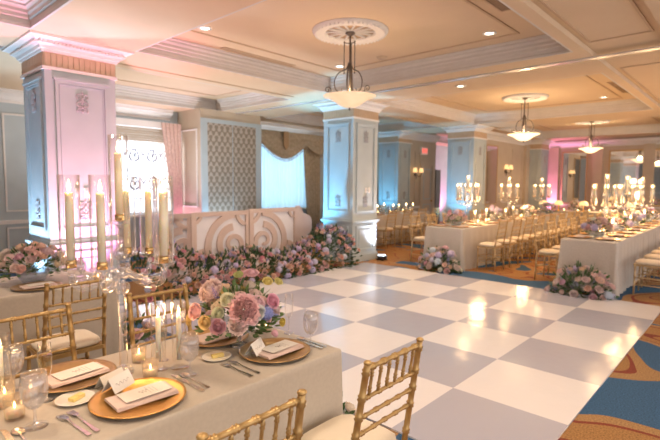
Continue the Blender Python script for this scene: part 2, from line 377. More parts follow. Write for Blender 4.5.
bl = [('window', (-5, YW - .02, 0), (5.7, YW, .14)), ('alcove', (12.8, 8.18, 0), (13.26, 8.2, .14)), ('sconce', (13.9, 6.28, 0), (19, 6.3, .14)), ('mirror', (18.98, -4, 0), (19, 6.28, .14))]
for n_, a, b in bl: struct(MB().box(a, b).ob('baseboard_' + n_, M['trim']))

# windows
def window(n, x0, x1, z0, z1):
    w = struct(MB().box((x0, YW + .06, z0), (x0 + .05, YW + .12, z1)).box((x1 - .05, YW + .06, z0), (x1, YW + .12, z1)).box((x0 + .05, YW + .06, z0), (x1 - .05, YW + .12, z0 + .05)).box((x0 + .05, YW + .06, z1 - .05), (x1 - .05, YW + .12, z1)).ob('window_%d' % n, M['white']))
    MB().box((x0 + .05, YW + .085, z0 + .05), (x1 - .05, YW + .09, z1 - .05)).ob('pane', M['pane'], w)
    mb = MB(); xm = (x0 + x1) / 2
    for fx in (.2, .5, .8): mb.box((x0 + (x1 - x0) * fx - .012, YW + .07, z0), (x0 + (x1 - x0) * fx + .012, YW + .084, z1))
    for fz in (.33, .66): mb.box((x0, YW + .068, z0 + (z1 - z0) * fz - .012), (x1, YW + .082, z0 + (z1 - z0) * fz + .012))
    mb.ob('muntin', M['white'], w)
    MB().box((x0 - .05, YW - .12, z0 - .05), (x1 + .05, YW + .06, z0)).ob('sill', M['trim'], w)
    return w
w1 = window(1, 4.05, 5.62, .85, 2.85); w2 = window(2, 7.5, 9.85, .85, 2.85)
# wrought scrolls on the first window grille
g = MB()
for cx_ in (4.45, 4.85, 5.25):
    for cz_ in (1.5, 2.1):
        for s_ in (1, -1):
            pts = []
            for i in range(26):
                a = i / 25 * 3.2 * PI; r_ = .17 * (1 - i / 30); pts.append((cx_ + s_ * (.0 + r_ * math.cos(a) - .17), YW - .035, cz_ + r_ * math.sin(a)))
            g.tube(pts, .013, 5)
for z_ in (1.2, 1.8, 2.4): g.tube([(4.1, YW - .035, z_), (5.5, YW - .035, z_)], .01, 5)
for x_ in (4.28, 4.68, 5.08): g.tube([(x_, YW - .035, 1.0), (x_, YW - .035, 2.6)], .01, 5)
gr = g.ob('window_grille', mat('grey_grille', (.34, .36, .40), .5)); tag(gr, 'pale scrollwork grille in front of the window with the pink drape', 'window grille')
rb = MB()
for k in range(6): rb.box((3.98, YW - .10 - .006 * (k % 2), 2.42 + k * .05), (5.64, YW - .07, 2.465 + k * .05))
bd = thing('roman_shade', 'beige folded roman shade under a pale header at the scrollwork window', 'window shade')
rb.ob('shade_fold', noisy(mat('roman_shade_fabric', rough=.8), (.45, .38, .28), (.50, .43, .33), 20), bd)
MB().box((3.95, YW - .16, 2.73), (5.68, YW - .04, 2.86)).ob('header', M['trim'], bd)

# drapery: folded vertical cloth between heights, with gather amount
def drape(x0, x1, y, z0, z1, folds, amp, name, m, pinch=None, nz=14, nx=None):
    nx = nx or folds * 8; vs = []; fs = []
    for i in range(nz + 1):
        t = i / nz; z = z1 + (z0 - z1) * t
        a, b = (x0, x1) if not pinch else (x0 + (pinch[0] - x0) * pinch[2](t), x1 + (pinch[1] - x1) * pinch[2](t))
        for k in range(nx + 1):
            u = k / nx; vs.append((a + (b - a) * u, y + amp * math.sin(u * folds * 2 * PI + .4 * math.sin(3 * t)) * (.6 + .4 * t), z))
    w = nx + 1
    off = len(vs); vs += [(v[0], v[1] + .006, v[2]) for v in vs]
    for i in range(nz):
        for k in range(nx):
            fs.append((i * w + k, i * w + k + 1, (i + 1) * w + k + 1, (i + 1) * w + k)); a = off
            fs.append((a + i * w + k, a + (i + 1) * w + k, a + (i + 1) * w + k + 1, a + i * w + k + 1))
    return MB().add(vs, fs, True).ob(name, m)
tag(drape(5.18, 5.66, YW - .22, .02, 2.85, 5, .03, 'drape', M['pinkdrape'], (5.42, 5.66, lambda t: min(1, t * 1.6))), 'patterned blush drape hanging in folds beside the scrollwork window', 'curtain')
tag(drape(4.08, 5.2, YW + .02, .9, 2.8, 8, .008, 'sheer_curtain', M['sheer']), 'white sheer curtain glowing behind the scrollwork grille', 'curtain')
tag(drape(7.55, 9.75, YW - .10, .05, 2.8, 14, .022, 'sheer_curtain', sheer('led_tinted_sheer', (.66, .80, .88), .02, .4)), 'bright white sheer curtain under the fringed gold swag', 'curtain')  # white fabric; the blue LED light is put into its colour
tag(drape(9.45, 10.15, YW - .26, .02, 2.7, 6, .04, 'drape', M['swag'], (9.62, 10.15, lambda t: min(1, t * 1.4))), 'brown gold drape hanging behind the blue column near the swag window', 'curtain')
# swag valance with fringe
vs = []; fs = []; nx = 60; nz = 8; bot = []
for i in range(nz + 1):
    for k in range(nx + 1):
        X__ = 7.40 + 2.95 * (k / nx); t = i / nz; u = k / nx
        d = .32 + .40 * max(0, math.sin((X__ - 7.75) / 1.72 * PI) if 7.75 < X__ < 9.47 else .55 * math.sin(min(1, max(0, (X__ - 9.47) / 1.1)) * PI))
        vs.append((X__, YW - .36 + .03 * math.sin(t * 9 + math.sin(u * 2 * PI) * 2) - .05 * t, 2.93 - d * t))
        if i == nz: bot.append(vs[-1])
for i in range(nz):
    for k in range(nx): fs.append((i * (nx + 1) + k, i * (nx + 1) + k + 1, (i + 1) * (nx + 1) + k + 1, (i + 1) * (nx + 1) + k))
off = len(vs); vs2 = vs + [(v[0], v[1] + .012, v[2]) for v in vs]; fs2 = fs + [tuple(reversed([i + off for i in f])) for f in fs]
sw = thing('swag_valance', 'gold damask swag valance with fringe above the white sheer window', 'valance')
MB().add(vs2, fs2, True).ob('swag', M['swag'], sw)
fr = MB()
for i in range(0, 61):
    b0 = bot[i]
    for q in (0, .5):
        if i == 60 and q: continue
        p0 = Vector(b0).lerp(Vector(bot[min(i + 1, 60)]), q); fr.tube([p0, p0 - Vector((0, 0, .09))], .006, 4)
fr.ob('fringe', M['fringe'], sw)
MB().prism([(8.54, 2.93), (8.54, 2.55), (8.63, 2.44), (8.72, 2.55), (8.72, 2.93)], YW - .46, YW - .44, 'y').ob('jabot', M['fringe'], sw)
MB().box((7.38, YW - .33, 2.88), (10.36, YW - .16, 2.94)).ob('pelmet_board', M['swag'], sw)

# door, sconces, exit sign, hall
d1 = struct(MB().box((13.36, 8.17, 0), (13.98, 8.2, 2.15)).ob('door_1', M['beige']))
f = MB(); frame_xz(f, 13.44, 13.9, 1.05, 2.05, 8.17, .012); frame_xz(f, 13.44, 13.9, .2, .9, 8.17, .012); f.ob('door_panel', M['paint'], d1)
MB().ball((13.92, 8.13, 1.0), .03).tube([(13.92, 8.13, 1), (13.92, 8.17, 1)], .012).ob('door_knob', M['brass'], d1)
f = MB(); f.box((13.26, 8.15, 0), (13.36, 8.2, 2.25)).box((13.98, 8.15, 0), (14.08, 8.2, 2.25)).box((13.36, 8.15, 2.15), (13.98, 8.2, 2.25)); trim(f, 'beige')
ex = thing('exit_sign', 'small lit exit sign above the doorway past the double-shade wall sconce', 'exit sign', (13.42, 8.17, 2.62))
MB().box((-.19, -.04, -.12), (.19, .03, .12)).ob('housing', M['white'], ex)
MB().box((-.175, -.045, -.105), (.175, -.04, .105)).ob('face', M['exit'], ex)
cu = bpy.data.curves.new('exit_text', 'FONT'); cu.body = 'EXIT'; cu.size = .15; cu.align_x = 'CENTER'; cu.align_y = 'CENTER'; cu.extrude = .002
to = bpy.data.objects.new('tmp', cu); me = bpy.data.meshes.new_from_object(to); bpy.data.objects.remove(to); me.materials.append(M['exitred'])
lt = mk('lettering', me, ex, (0, -.048, 0)); lt.rotation_euler = (PI / 2, 0, 0)

def sconce(loc, label):
    s = thing('wall_sconce', label, 'wall lamp', loc)
    MB().lathe([(0, -.03), (.05, -.03), (.06, 0), (.05, .03), (0, .03)], 14).ob('backplate', M['iron'], s).rotation_euler = (PI / 2, 0, 0)
    for k in (-1, 1):
        pts = [(0, -.03, 0), (k * .06, -.09, -.07), (k * .13, -.12, -.06), (k * .18, -.12, .0), (k * .18, -.12, .06)]
        MB().tube(pts, .011, 8).ob('arm', M['iron'], s)
        sh = MB().lathe([(.075, .06), (.05, .2), (.046, .2), (.071, .06)], 18, (k * .18, -.12, 0), True).ob('lamp_shade', M['shade'], s)
        MB().tube([(k * .18, -.12, .06), (k * .18, -.12, .15)], .012, 8).ob('candle_sleeve', M['wax'], sh)
    MB().tube([(0, -.03, 0), (0, -.05, -.1), (0, -.04, -.17)], [.02, .014, .004], 8).ob('tail', M['iron'], s)
    return s
sconce((12.98, 8.2, 1.86), 'double-shade brass wall sconce between the pale blue pilaster and the exit doorway')
sconce((15.45, 6.3, 2.0), 'double-shade wall sconce beside the tall narrow mirror behind the middle table')
# narrow mirrors / mirrored end wall
def mirror(a, b, label, axis):
    mb = MB().box(a, b); o = mb.ob('wall_mirror_panel', M['mirror']); tag(o, label, 'mirror')
    f = MB()
    if axis == 'y': frame_xz(f, a[0] - .04, b[0] + .04, a[2] - .04, b[2] + .04, b[1], .03, .05)
    else: frame_yz(f, a[1] - .04, b[1] + .04, a[2] - .04, b[2] + .04, b[0], .03, .05)
    f.ob('mirror_frame', M['palegold'], o); return o
mirror((13.95, 6.275, .95), (14.75, 6.295, 2.75), 'tall narrow mirror on beige wall beside double-shade sconce', 'y')
ys = ((4.75, 5.55), (3.0, 4.0), (1.6, 2.7), (.2, 1.3))
for (a_, b_), l_ in zip(ys, ('mirror panel in the end wall nearest the pink lit corner', 'wide mirror panel in the end wall reflecting pendant lamps', 'end wall mirror panel beyond the far end of the patterned carpet aisle', 'last mirror panel of the end wall, past the right banquet table')):
    mirror((18.965, a_, .9), (18.985, b_, 2.75), l_, 'x')
for y_ in (5.85, 4.38, 2.85, 1.45): trim(MB().box((18.9, y_ - .16, 0), (19, y_ + .16, 2.95)).box((18.88, y_ - .19, 0), (18.9, y_ + .19, .8)), 'beige')
for x_ in (17.2, 18.75): trim(MB().box((x_ - .16, 6.2, 0), (x_ + .16, 6.3, 2.95)).box((x_ - .19, 6.18, 0), (x_ + .19, 6.2, .8)), 'beige')
struct(B('hall_dark_doorway', (16.05, 9.2, 0), (16.4, 9.3, 2.1), 'wood'))  # slab coloured dark to stand in for the dark doorway

# ---------------------------------------------------------------- columns
def scroll_pts(cx_, cz_, r0, turns, dirn, a0, n=22, shrink=.85):
    return [(cx_ + r0 * (1 - shrink * i / (n - 1)) * math.cos(a0 + dirn * turns * 2 * PI * i / (n - 1)), cz_ + r0 * (1 - shrink * i / (n - 1)) * math.sin(a0 + dirn * turns * 2 * PI * i / (n - 1))) for i in range(n)]
def ornament_mesh():
    mb = MB()
    for s_ in (1, -1):
        for (cx_, cz_, r_, a0, d_) in ((.035, .075, .034, -1.2, 1), (.04, -.02, .032, 1.8, -1), (.036, -.085, .028, -1.0, 1), (.022, .03, .02, 2, 1), (.02, -.055, .018, 2, -1)):
            pts = [(s_ * x, -.008, z) for x, z in scroll_pts(cx_, cz_, r_, 1.15, d_, a0, 16)]
            mb.tube(pts, [.0085 - .004 * i / 15 for i in range(16)], 5)
    for z in (.115, .05, 0, -.045, -.1): mb.ball((0, -.008, z), .014, 6, 4, (1, .7, 1.4))
    mb.tube([(0, -.006, .12), (0, -.006, -.12)], .006, 5)
    return mb.mesh('ornament', M['ornament'])
ORN = ornament_mesh()
W = .78
def column(cx_, cy_, mat_='paint', faces=4, w=W):
    h = w / 2
    c = struct(MB().box((-h, -h, 0), (h, h, ZS)).ob('column', M[mat_], None, (cx_, cy_, 0)))
    def ring(mb, e, z0, z1): return mb.loop((-h - e, -h - e, h + e, h + e), [(0, z0), (e + .001, z0), (e + .001, z1), (0, z1)])
    mb = MB(); ring(mb, .025, 0, .14); ring(mb, .012, .14, .17); mb.ob('plinth', M[mat_], c)
    mb = MB(); ring(mb, .02, .77, .79); ring(mb, .04, .79, .82); ring(mb, .015, .82, .86); mb.ob('chair_rail', M[mat_], c)
    mb = MB(); ring(mb, .022, 2.80, 2.835); mb.ob('neck_moulding', M['trim'], c)
    mb = MB(); ring(mb, .006, 2.835, 3.0)
    n = 13
    for k in range(n):
        t = -h + (k + .5) * w / n
        for s_ in (1, -1):
            mb.box((t - .021, s_ * (h + .006) - .008, 2.84), (t + .021, s_ * (h + .006) + .008, 2.985)); mb.box((s_ * (h + .006) - .008, t - .021, 2.84), (s_ * (h + .006) + .008, t + .021, 2.985))
    mb.ob('fluted_band', M['band'], c)
    mb = MB().loop((-h - .17, -h - .17, h + .17, h + .17), [(.17, -.16), (.145, -.16), (.14, -.135), (.125, -.13), (.115, -.10), (.09, -.08), (.085, -.06), (.05, -.045), (.02, -.03), (0, -.028), (0, 0), (.17, 0)], ZS)
    for k in range(24):          # dentil beads in the crown
        t = -h - .08 + (k + .5) * (w + .16) / 24
        for s_ in (1, -1):
            mb.box((t - .012, s_ * (h + .1) - .012, ZS - .085), (t + .012, s_ * (h + .1) + .012, ZS - .06)); mb.box((s_ * (h + .1) - .012, t - .012, ZS - .085), (s_ * (h + .1) + .012, t + .012, ZS - .06))
    mb.ob('capital', M['trim'], c)
    up = MB(); frame_xz(up, -h + .1, h - .1, .98, 2.70, -h, .022, .035); frame_xz(up, -h + .145, h - .145, 1.025, 2.655, -h, .01, .012)
    up.box((-h + .08, -h - .035, 2.70), (h - .08, -h, 2.725))
    lo = MB(); frame_xz(lo, -h + .1, h - .1, .22, .72, -h, .022, .035); lo.box((-h + .2, -h - .012, .31), (h - .2, -h, .63))
    um = up.mesh('upper_panel', M[mat_]); lm = lo.mesh('lower_panel', M[mat_])
    for k in range(faces):
        a = (0, -PI / 2, PI, PI / 2)[k]
        mk('upper_panel', um, c, None, a); mk('lower_panel', lm, c, None, a)
        for z in (2.47, 1.2):
            o = mk('ornament', ORN, c, (-math.sin(-a) * (h), -math.cos(a) * h, z), a)
            o.location = Matrix.Rotation(a, 3, 'Z') @ Vector((0, -h, z))
    return c
column(2.19, 6.36); column(7.44, 6.24); column(12.49, 6.2); column(12.39, 8.56, w=.72); column(17.75, 6.2)
def plates(loc, label1, label2):
    for dx, lab in ((-.05, label1), (.05, label2)):
        p_ = thing('switch_plate', lab, 'switch plate', (loc[0] + dx, loc[1], loc[2]))
        MB().box((-.028, -.014, -.055), (.028, 0, .055)).ob('plate', M['white'], p_)
        MB().box((-.012, -.03, -.02), (.012, -.014, .02)).ob('rocker', M['white'], p_)
plates((7.5, 5.85, 1.42), 'white switch plate on centre column, the one beside the panel middle', 'white switch plate on centre column, the one next to the column corner')
plates((2.15, 5.97, 1.42), 'white switch plate on the pink column behind tall candles', 'second white switch plate on the pink column, further along its face')

# ---------------------------------------------------------------- ceiling fittings
def downlight(x, y, z, label, power=26):
    d = thing('downlight', label, 'ceiling light', (x, y, z), 0, 'recessed downlights')
    MB().lathe([(.052, 0), (.085, 0), (.085, -.008), (.06, -.014), (.052, -.004)], 20, (0, 0, 0), True).ob('trim_ring', M['white'], d)
    MB().lathe([(0, -.003), (.052, -.003), (.052, -.001), (0, -.001)], 16).ob('bulb_face', M['bulb'], d)
    return d
def spot(name, loc, tgt, power, col, ang=70, blend=.6, rad=.05):
    l = bpy.data.lights.new(name, 'SPOT'); l.energy = power; l.color = col; l.spot_size = R(ang); l.spot_blend = blend; l.shadow_soft_size = rad
    o = bpy.data.objects.new(name, l); COL.objects.link(o); o.location = loc
    o.rotation_euler = (Vector(tgt) - Vector(loc)).to_track_quat('-Z', 'Y').to_euler(); return o
def point(name, loc, power, col, rad=.05):
    l = bpy.data.lights.new(name, 'POINT'); l.energy = power; l.color = col; l.shadow_soft_size = rad
    o = bpy.data.objects.new(name, l); COL.objects.link(o); o.location = loc; return o
WARM = (1, .82, .63)
dls = [(3.27, 5.04, ZC, 'recessed downlight by the pink end of the coffer over the dance floor'), (5.71, 5.03, ZC, 'recessed downlight half hidden behind the big pendant lamp'),
       (5.68, 2.57, ZC, 'recessed downlight in the coffer corner beside the broad cross beam'), (3.3, 2.57, ZC, ''), (7.2, 3.72, ZS, 'recessed downlight in the beam beyond the shiny partition track'),
       (11.29, 2.56, ZC, 'recessed downlight in the second coffer near its ceiling vent'), (8.9, 5.0, ZC, ''), (8.9, 2.57, ZC, ''), (11.3, 5.0, ZC, ''),
       (14.0, 2.4, ZC, 'small recessed downlight in the amber ceiling above the right banquet table'), (16.4, 5.0, ZC, ''), (.3, 2.57, ZC, ''), (.3, 5.04, ZC, ''), (-1.8, 2.57, ZC, ''), (1.1, .45, ZS, ''), (-.9, .45, ZS, ''), (3.6, .45, ZS, '')]  # blank labels: unseen spots added as fill, last three to brighten the front table
for x, y, z, lab in dls:
    if lab: downlight(x, y, z, lab)
    spot('downlight_and_fill', (x, y, z - .03), (x, y, 0), 75, WARM if x < 8 else (1, .58, .27), 115, .8, .16)
def vent(x0, y0, x1, y1, z, label):
    v_ = thing('ceiling_vent', label, 'air vent', ((x0 + x1) / 2, (y0 + y1) / 2, z)); a, b = (x1 - x0) / 2, (y1 - y0) / 2
    MB().box((-a, -b, -.006), (a, b, -.001)).ob('backing', M['vent'], v_)
    MB().loop((-a - .02, -b - .02, a + .02, b + .02), [(0, -.01), (.02, -.01), (.02, 0), (0, 0)]).ob('vent_frame', M['line'], v_)
    mb = MB()
    for k in range(3): yy = -b + (k + 1) * 2 * b / 4; mb.box((-a, yy - .004, -.009), (a, yy + .004, -.006))
    mb.ob('slat', M['line'], v_)
vent(3.9, 5.54, 5.2, 5.60, ZC, 'long thin ceiling vent beside the pink lit coffer edge')
vent(3.7, 2.06, 5.05, 2.15, ZC, 'dark ceiling vent slot at the top edge of the photo above the dance floor')
vent(9.75, 2.05, 11.0, 2.15, ZC, 'dark ceiling vent slot in the second coffer near the thin beam')
sd = thing('smoke_detector', 'small round smoke detector on the ceiling beside the big medallion', 'smoke detector', (5.71, 4.21, ZC))
MB().lathe([(0, -.035), (.05, -.033), (.075, -.012), (.08, 0)], 18).ob('housing', M['band'], sd)

def pendant(x, y, label, bowl='bowl', power=60):
    md = struct(MB().lathe([(.30, -.001), (.30, -.03), (.33, -.045), (.36, -.035), (.38, -.05), (.42, -.045), (.46, -.02), (.46, -.001)], 48).ob('ceiling_medallion', M['trim'], None, (x, y, ZC)))
    mb = MB(); md2 = MB()
    for k in range(14):
        a = 2 * PI * k / 14; mb.tube([(.05 * math.cos(a), .05 * math.sin(a), -.012), (.3 * math.cos(a), .3 * math.sin(a), -.012)], [.012, .017], 6)
    mb.lathe([(0, -.03), (.05, -.03), (.07, -.01), (.07, 0)], 16)
    mb.ob('spoke', M['trim'], md)
    for k in range(48):
        a = 2 * PI * k / 48; md2.ball((.425 * math.cos(a), .425 * math.sin(a), -.04), .018, 6, 4)
    md2.ob('bead', M['trim'], md)
    MB().lathe([(0, -.003), (.3, -.003), (.3, -.001), (0, -.001)], 32).ob('back_disc', M['line'], md)
    p_ = thing('pendant_lamp', label, 'pendant lamp', (x, y, 2.69))
    MB().lathe([(.0, .70), (.055, .70), (.06, .675), (.02, .65), (0, .65)], 16).ob('canopy', M['iron'], p_)
    MB().tube([(0, 0, .66), (0, 0, -.1)], .011, 8).ob('stem', M['iron'], p_)
    for k in range(3):
        a = 2 * PI * k / 3 + .5; c, s_ = math.cos(a), math.sin(a)
        P_ = lambda r, z: (c * r, s_ * r, z)
        MB().tube([P_(.075, .56), P_(.075, .2)], .006, 6).tube([P_(0, .56), P_(.075, .56)], .006, 6).ball(P_(.075, .57), .011, 6, 4).ball(P_(.075, .2), .011, 6, 4).ob('rod', M['iron'], p_)
        pts = [P_(.015, .33), P_(.05, .25), P_(.14, .20), P_(.195, .10), P_(.18, .0), P_(.12, -.03), P_(.1, .01)]
        MB().tube(smooth(pts), .0075, 6).ob('scroll_arm', M['iron'], p_)
        pts = [(.2 + x_, z_ - .065) for x_, z_ in scroll_pts(.08, .05, .045, 1.3, -1, -2.6)]
        MB().tube([P_(.14, -.055)] + [P_(r_, z_) for r_, z_ in pts], .006, 6).ob('scroll', M['iron'], p_)
        pts = [P_(.02, -.05), P_(.035, .10), P_(.03, .2), P_(.015, .33)]
        MB().tube(smooth(pts), .012, 6).ob('stem_leaf', M['iron'], p_)
    bw = [(.02, -.20), (.07, -.19), (.13, -.15), (.19, -.085), (.245, -.035), (.32, 0), (.325, .008), (.31, .008), (.235, -.022), (.18, -.07), (.12, -.135), (.06, -.175), (.02, -.185)]
    bw = [(r_, z_ * .68 - .075) for r_, z_ in bw]
    MB().lathe(bw, 40, (0, 0, 0), True).ob('glass_bowl', M[bowl], p_)
    MB().lathe([(0, -.245), (.012, -.235), (.008, -.215), (.025, -.2), (.02, -.19), (0, -.18)], 12).ob('finial', M['iron'], p_)
    point('pendant_bulb', (x, y, 2.66), power, (1, .74, .46), .06)
    return p_
def smooth(pts, n=5):
    pts = [Vector(p) for p in pts]; out = []
    for i in range(len(pts) - 1):
        p0, p1, p2, p3 = pts[max(i - 1, 0)], pts[i], pts[i + 1], pts[min(i + 2, len(pts) - 1)]
        for k in range(n):
            t = k / n; out.append(.5 * ((2 * p1) + (p2 - p0) * t + (2 * p0 - 5 * p1 + 4 * p2 - p3) * t * t + (3 * p1 - p0 - 3 * p2 + p3) * t ** 3))
    return out + [pts[-1]]
pendant(4.5, 3.8, 'large alabaster bowl pendant on wrought iron scrolls over the dance floor', 'bowl', 7)
pendant(10.23, 3.8, 'glowing bowl pendant lamp over the middle banquet table', 'bowl_hot', 22)
pendant(15.24, 3.73, 'glowing bowl pendant lamp hanging in front of the mirrored end wall', 'bowl_hot', 22)

# LED uplights on the floor
def uplight(x, y, tgt, col, power, label, ang=75, vis=True):
    if vis:
        u = thing('uplight', label, 'uplight', (x, y, 0))
        MB().lathe([(0, .02), (.09, .02), (.1, .03), (.1, .09), (.09, .1), (.0, .1)], 20).ob('housing', M['dark'], u)
        MB().lathe([(0, .101), (.075, .101), (.075, .104), (0, .104)], 20).ob('lens', M['led'], u)
        MB().box((-.08, -.08, 0), (-.05, -.05, .03)).box((.05, -.08, 0), (.08, -.05, .03)).box((-.08, .05, 0), (-.05, .08, .03)).box((.05, .05, 0), (.08, .08, .03)).ob('foot', M['dark'], u)
    spot('uplight_lamp', (x, y, .115), tgt, power, col, ang, .7, .06)
PINK = (1, .22, .50); BLUE = (.16, .62, 1)
uplight(7.75, 5.62 + .02, (7.55, 5.86, 1.6), (.85, .85, 1), 70, 'round black floor uplight glowing at the foot of the blue column', 85)
uplight(6.3, 7.15, (7.05, 6.35, 2.1), BLUE, 290, '', 66, False)
uplight(2.2, 5.52, (2.2, 5.97, 1.5), PINK, 190, '', 68, False)
uplight(2.0, 5.3, (1.9, 5.0, 3.4), (1, .62, .60), 120, '', 120, False)
uplight(1.4, 6.36, (1.75, 6.36, 2.0), (.45, .72, 1), 190, '', 85, False)
uplight(11.2, 6.1, (12.1, 6.2, 2.0), BLUE, 110, '', 65, False)
uplight(11.1, 8.6, (12.0, 8.55, 2.0), BLUE, 105, '', 65, False)
uplight(18.55, 6.0, (18.9, 6.3, 2.4), (1, .3, .65), 260, '', 100, False)
uplight(17.5, 9.3, (17.6, 9.95, 1.8), (1, .3, .6), 160, '', 100, False)
uplight(5.45, 9.5, (5.7, 9.5, 2.6), (1, .45, .7), 60, '', 90, False)
uplight(6.0, 8.6, (6.2, 8.7, 3.4), (.55, .78, 1), 60, '', 110, False)
uplight(4.3, 7.9, (4.2, 8.1, 3.4), (1, .93, .90), 170, '', 130, False)

# ---------------------------------------------------------------- chairs
def bamboo(mb, p0, p1, r, nodes, seg=8):
    p0, p1 = Vector(p0), Vector(p1); L = (p1 - p0).length; e = .008 / L; pts = []; rr = []
    ts = [(0, r)]
    for k in range(nodes):
        t = (k + .5) / nodes if nodes > 1 else .5
        ts += [(t - 1.4 * e, r), (t - .8 * e, r * 1.5), (t - .15 * e, r * 1.05), (t + .15 * e, r * 1.05), (t + .8 * e, r * 1.5), (t + 1.4 * e, r)]
    ts.append((1, r))
    return mb.tube([p0.lerp(p1, t) for t, _ in ts], [q for _, q in ts], seg)
def bamboo_path(mb, pts, r, marks, seg=10):
    """piecewise-linear path with rings near given fractions of each segment"""
    P_ = []; rr = []
    for i in range(len(pts) - 1):
        a, b = Vector(pts[i]), Vector(pts[i + 1]); L = (b - a).length; e = .009 / L
        ts = [(0, r)]
        for t in marks[i]: ts += [(t - 1.4 * e, r), (t - .8 * e, r * 1.4), (t, r * 1.05), (t + .8 * e, r * 1.4), (t + 1.4 * e, r)]
        for t, q in ts: P_.append(a.lerp(b, t)); rr.append(q)
    P_.append(Vector(pts[-1])); rr.append(r)
    return mb.tube(P_, rr, seg)
def chair(m, label, loc, rz, group=None):
    c = thing('chiavari_chair', label, 'chair', loc, rz, group); mt = M[m]
    back = lambda z: -.165 - .075 * max(0, (z - .44) / .48)
    wid = lambda z: .185 - .012 * max(0, (z - .44) / .48)
    for s_ in (-1, 1):
        mb = MB(); bamboo_path(mb, [(s_ * .19, -.185, 0), (s_ * .185, -.165, .44), (s_ * .173, -.24, .915)], 0.0125, [(.3, .62), (.14, .40, .56, .72, .93)])
        mb.ball((s_ * .173, -.2405, .918), .016, 10, 6, (1, 1, .6)); mb.ob('rear_leg', mt, c)
        mb = MB(); bamboo_path(mb, [(s_ * .19, .15, 0), (s_ * .185, .145, .44)], .0122, [(.3, .62, .92)]); mb.ob('front_leg', mt, c)
    mb = MB(); z = .895; n = 9
    bamboo(mb, (-.173, back(z), z), (.173, back(z), z), .0095, 5, 10); mb.ob('top_rail', mt, c)
    for z in (.775, .70, .63):
        mb = MB(); bamboo(mb, (-wid(z), back(z), z), (wid(z), back(z), z), .0075, 5); mb.ob('back_rail', mt, c)
    for k in range(6):
        x = -.173 + .346 * (k + .7) / 6.4
        mb = MB(); bamboo(mb, (x, back(.775), .775), (x, back(.895), .895), .006, 2, 7); mb.ob('spindle', mt, c)
    MB().prism([(-.195, -.17), (-.19, .15), (-.17, .172), (.17, .172), (.19, .15), (.195, -.17), (.175, -.185), (-.175, -.185)], .415, .44).ob('seat', mt, c)
    # cushion: rounded slab
    mb = MB(); lev = [(.86, .441), (.97, .446), (1, .46), (.985, .475), (.9, .487), (.6, .493), (0, .495)]; vs = []; seg = 28
    for s_, z in lev:
        for k in range(seg):
            a = 2 * PI * k / seg; q = 5; ca, sa = math.cos(a), math.sin(a); r_ = (abs(ca) ** q + abs(sa) ** q) ** (-1 / q)
            vs.append((.187 * s_ * ca * r_, -.003 + .166 * s_ * sa * r_, z))
    fs = [(i * seg + k, i * seg + (k + 1) % seg, (i + 1) * seg + (k + 1) % seg, (i + 1) * seg + k) for i in range(len(lev) - 1) for k in range(seg)] + [tuple(range(seg - 1, -1, -1))]
    mb.add(vs, fs, True).ob('seat_cushion', M['cushion'], c)
    for (a, b) in (((-.188, .147, .17), (.188, .147, .17)), ((-.188, .147, .26), (.188, .147, .26)), ((-.188, -.175, .22), (.188, -.175, .22)), ((-.19, -.175, .15), (-.19, .15, .15)), ((.19, -.175, .15), (.19, .15, .15)), ((-.19, -.17, .25), (-.19, .15, .25)), ((.19, -.17, .25), (.19, .15, .25))):
        mb = MB(); bamboo(mb, a, b, .0078, 2, 7); mb.ob('stretcher', mt, c)
    return c
GCH = 'gold chiavari chairs'
ch0 = chair('gold', 'gold chair with ivory cushion at the end of the front table beside the dance floor', (1.465, 1.235, 0), 0, GCH)
dup(ch0, (.795, 1.235, 0), 0, 'gold chair at the front table whose top rail cuts the bottom photo edge')
dup(ch0, (.68, 2.36, 0), PI, 'gold chair across the front table, behind the water goblet and flute')
dup(ch0, (1.345, 2.36, 0), PI, 'gold chair across the front table, behind the lit tapers and candelabra')
dup(ch0, (1.11, 3.45, 0), 0, 'gold chair with ivory cushion at the table under the pink column')
pg = chair('palegold', 'pale gold chair, first from dance floor on near side of the middle banquet table', (8.28, 3.60, 0), 0, GCH)
for k in range(1, 9): dup(pg, (8.28 + k * .66, 3.60 + rnd.uniform(-.02, .02), 0), rnd.uniform(-.04, .04), 'pale gold chair, %s from dance floor on near side of the middle banquet table' % ORD[k])
for k in range(8): dup(pg, (8.25 + k * .66, 4.96, 0), PI + rnd.uniform(-.05, .05), 'pale gold chair, %s from dance floor on far side of the middle banquet table' % ORD[k])
for k in range(8): dup(pg, (8.1 + k * .66, 2.48, 0), PI + rnd.uniform(-.05, .05), 'pale gold chair, %s from dance floor on far side of the right banquet table' % ORD[k])
for k in range(7): dup(pg, (8.0 + k * .66, 1.12, 0), rnd.uniform(-.03, .03), 'pale gold chair, %s from dance floor on near side of the right banquet table' % ORD[k])
for k in range(4): dup(pg, (9.35 + k * .68, 6.74, 0), rnd.uniform(-.1, .1), 'pale chair, %s from the blue column at the table before the wall sconce' % ORD[k])
for k in range(4): dup(pg, (9.35 + k * .68, 8.06, 0), PI, 'pale chair, %s from the blue column behind the table before the wall sconce' % ORD[k])
dup(pg, (8.3, 8.9, 0), 2.4, 'pale chair standing alone between the stage booth and the blue column')

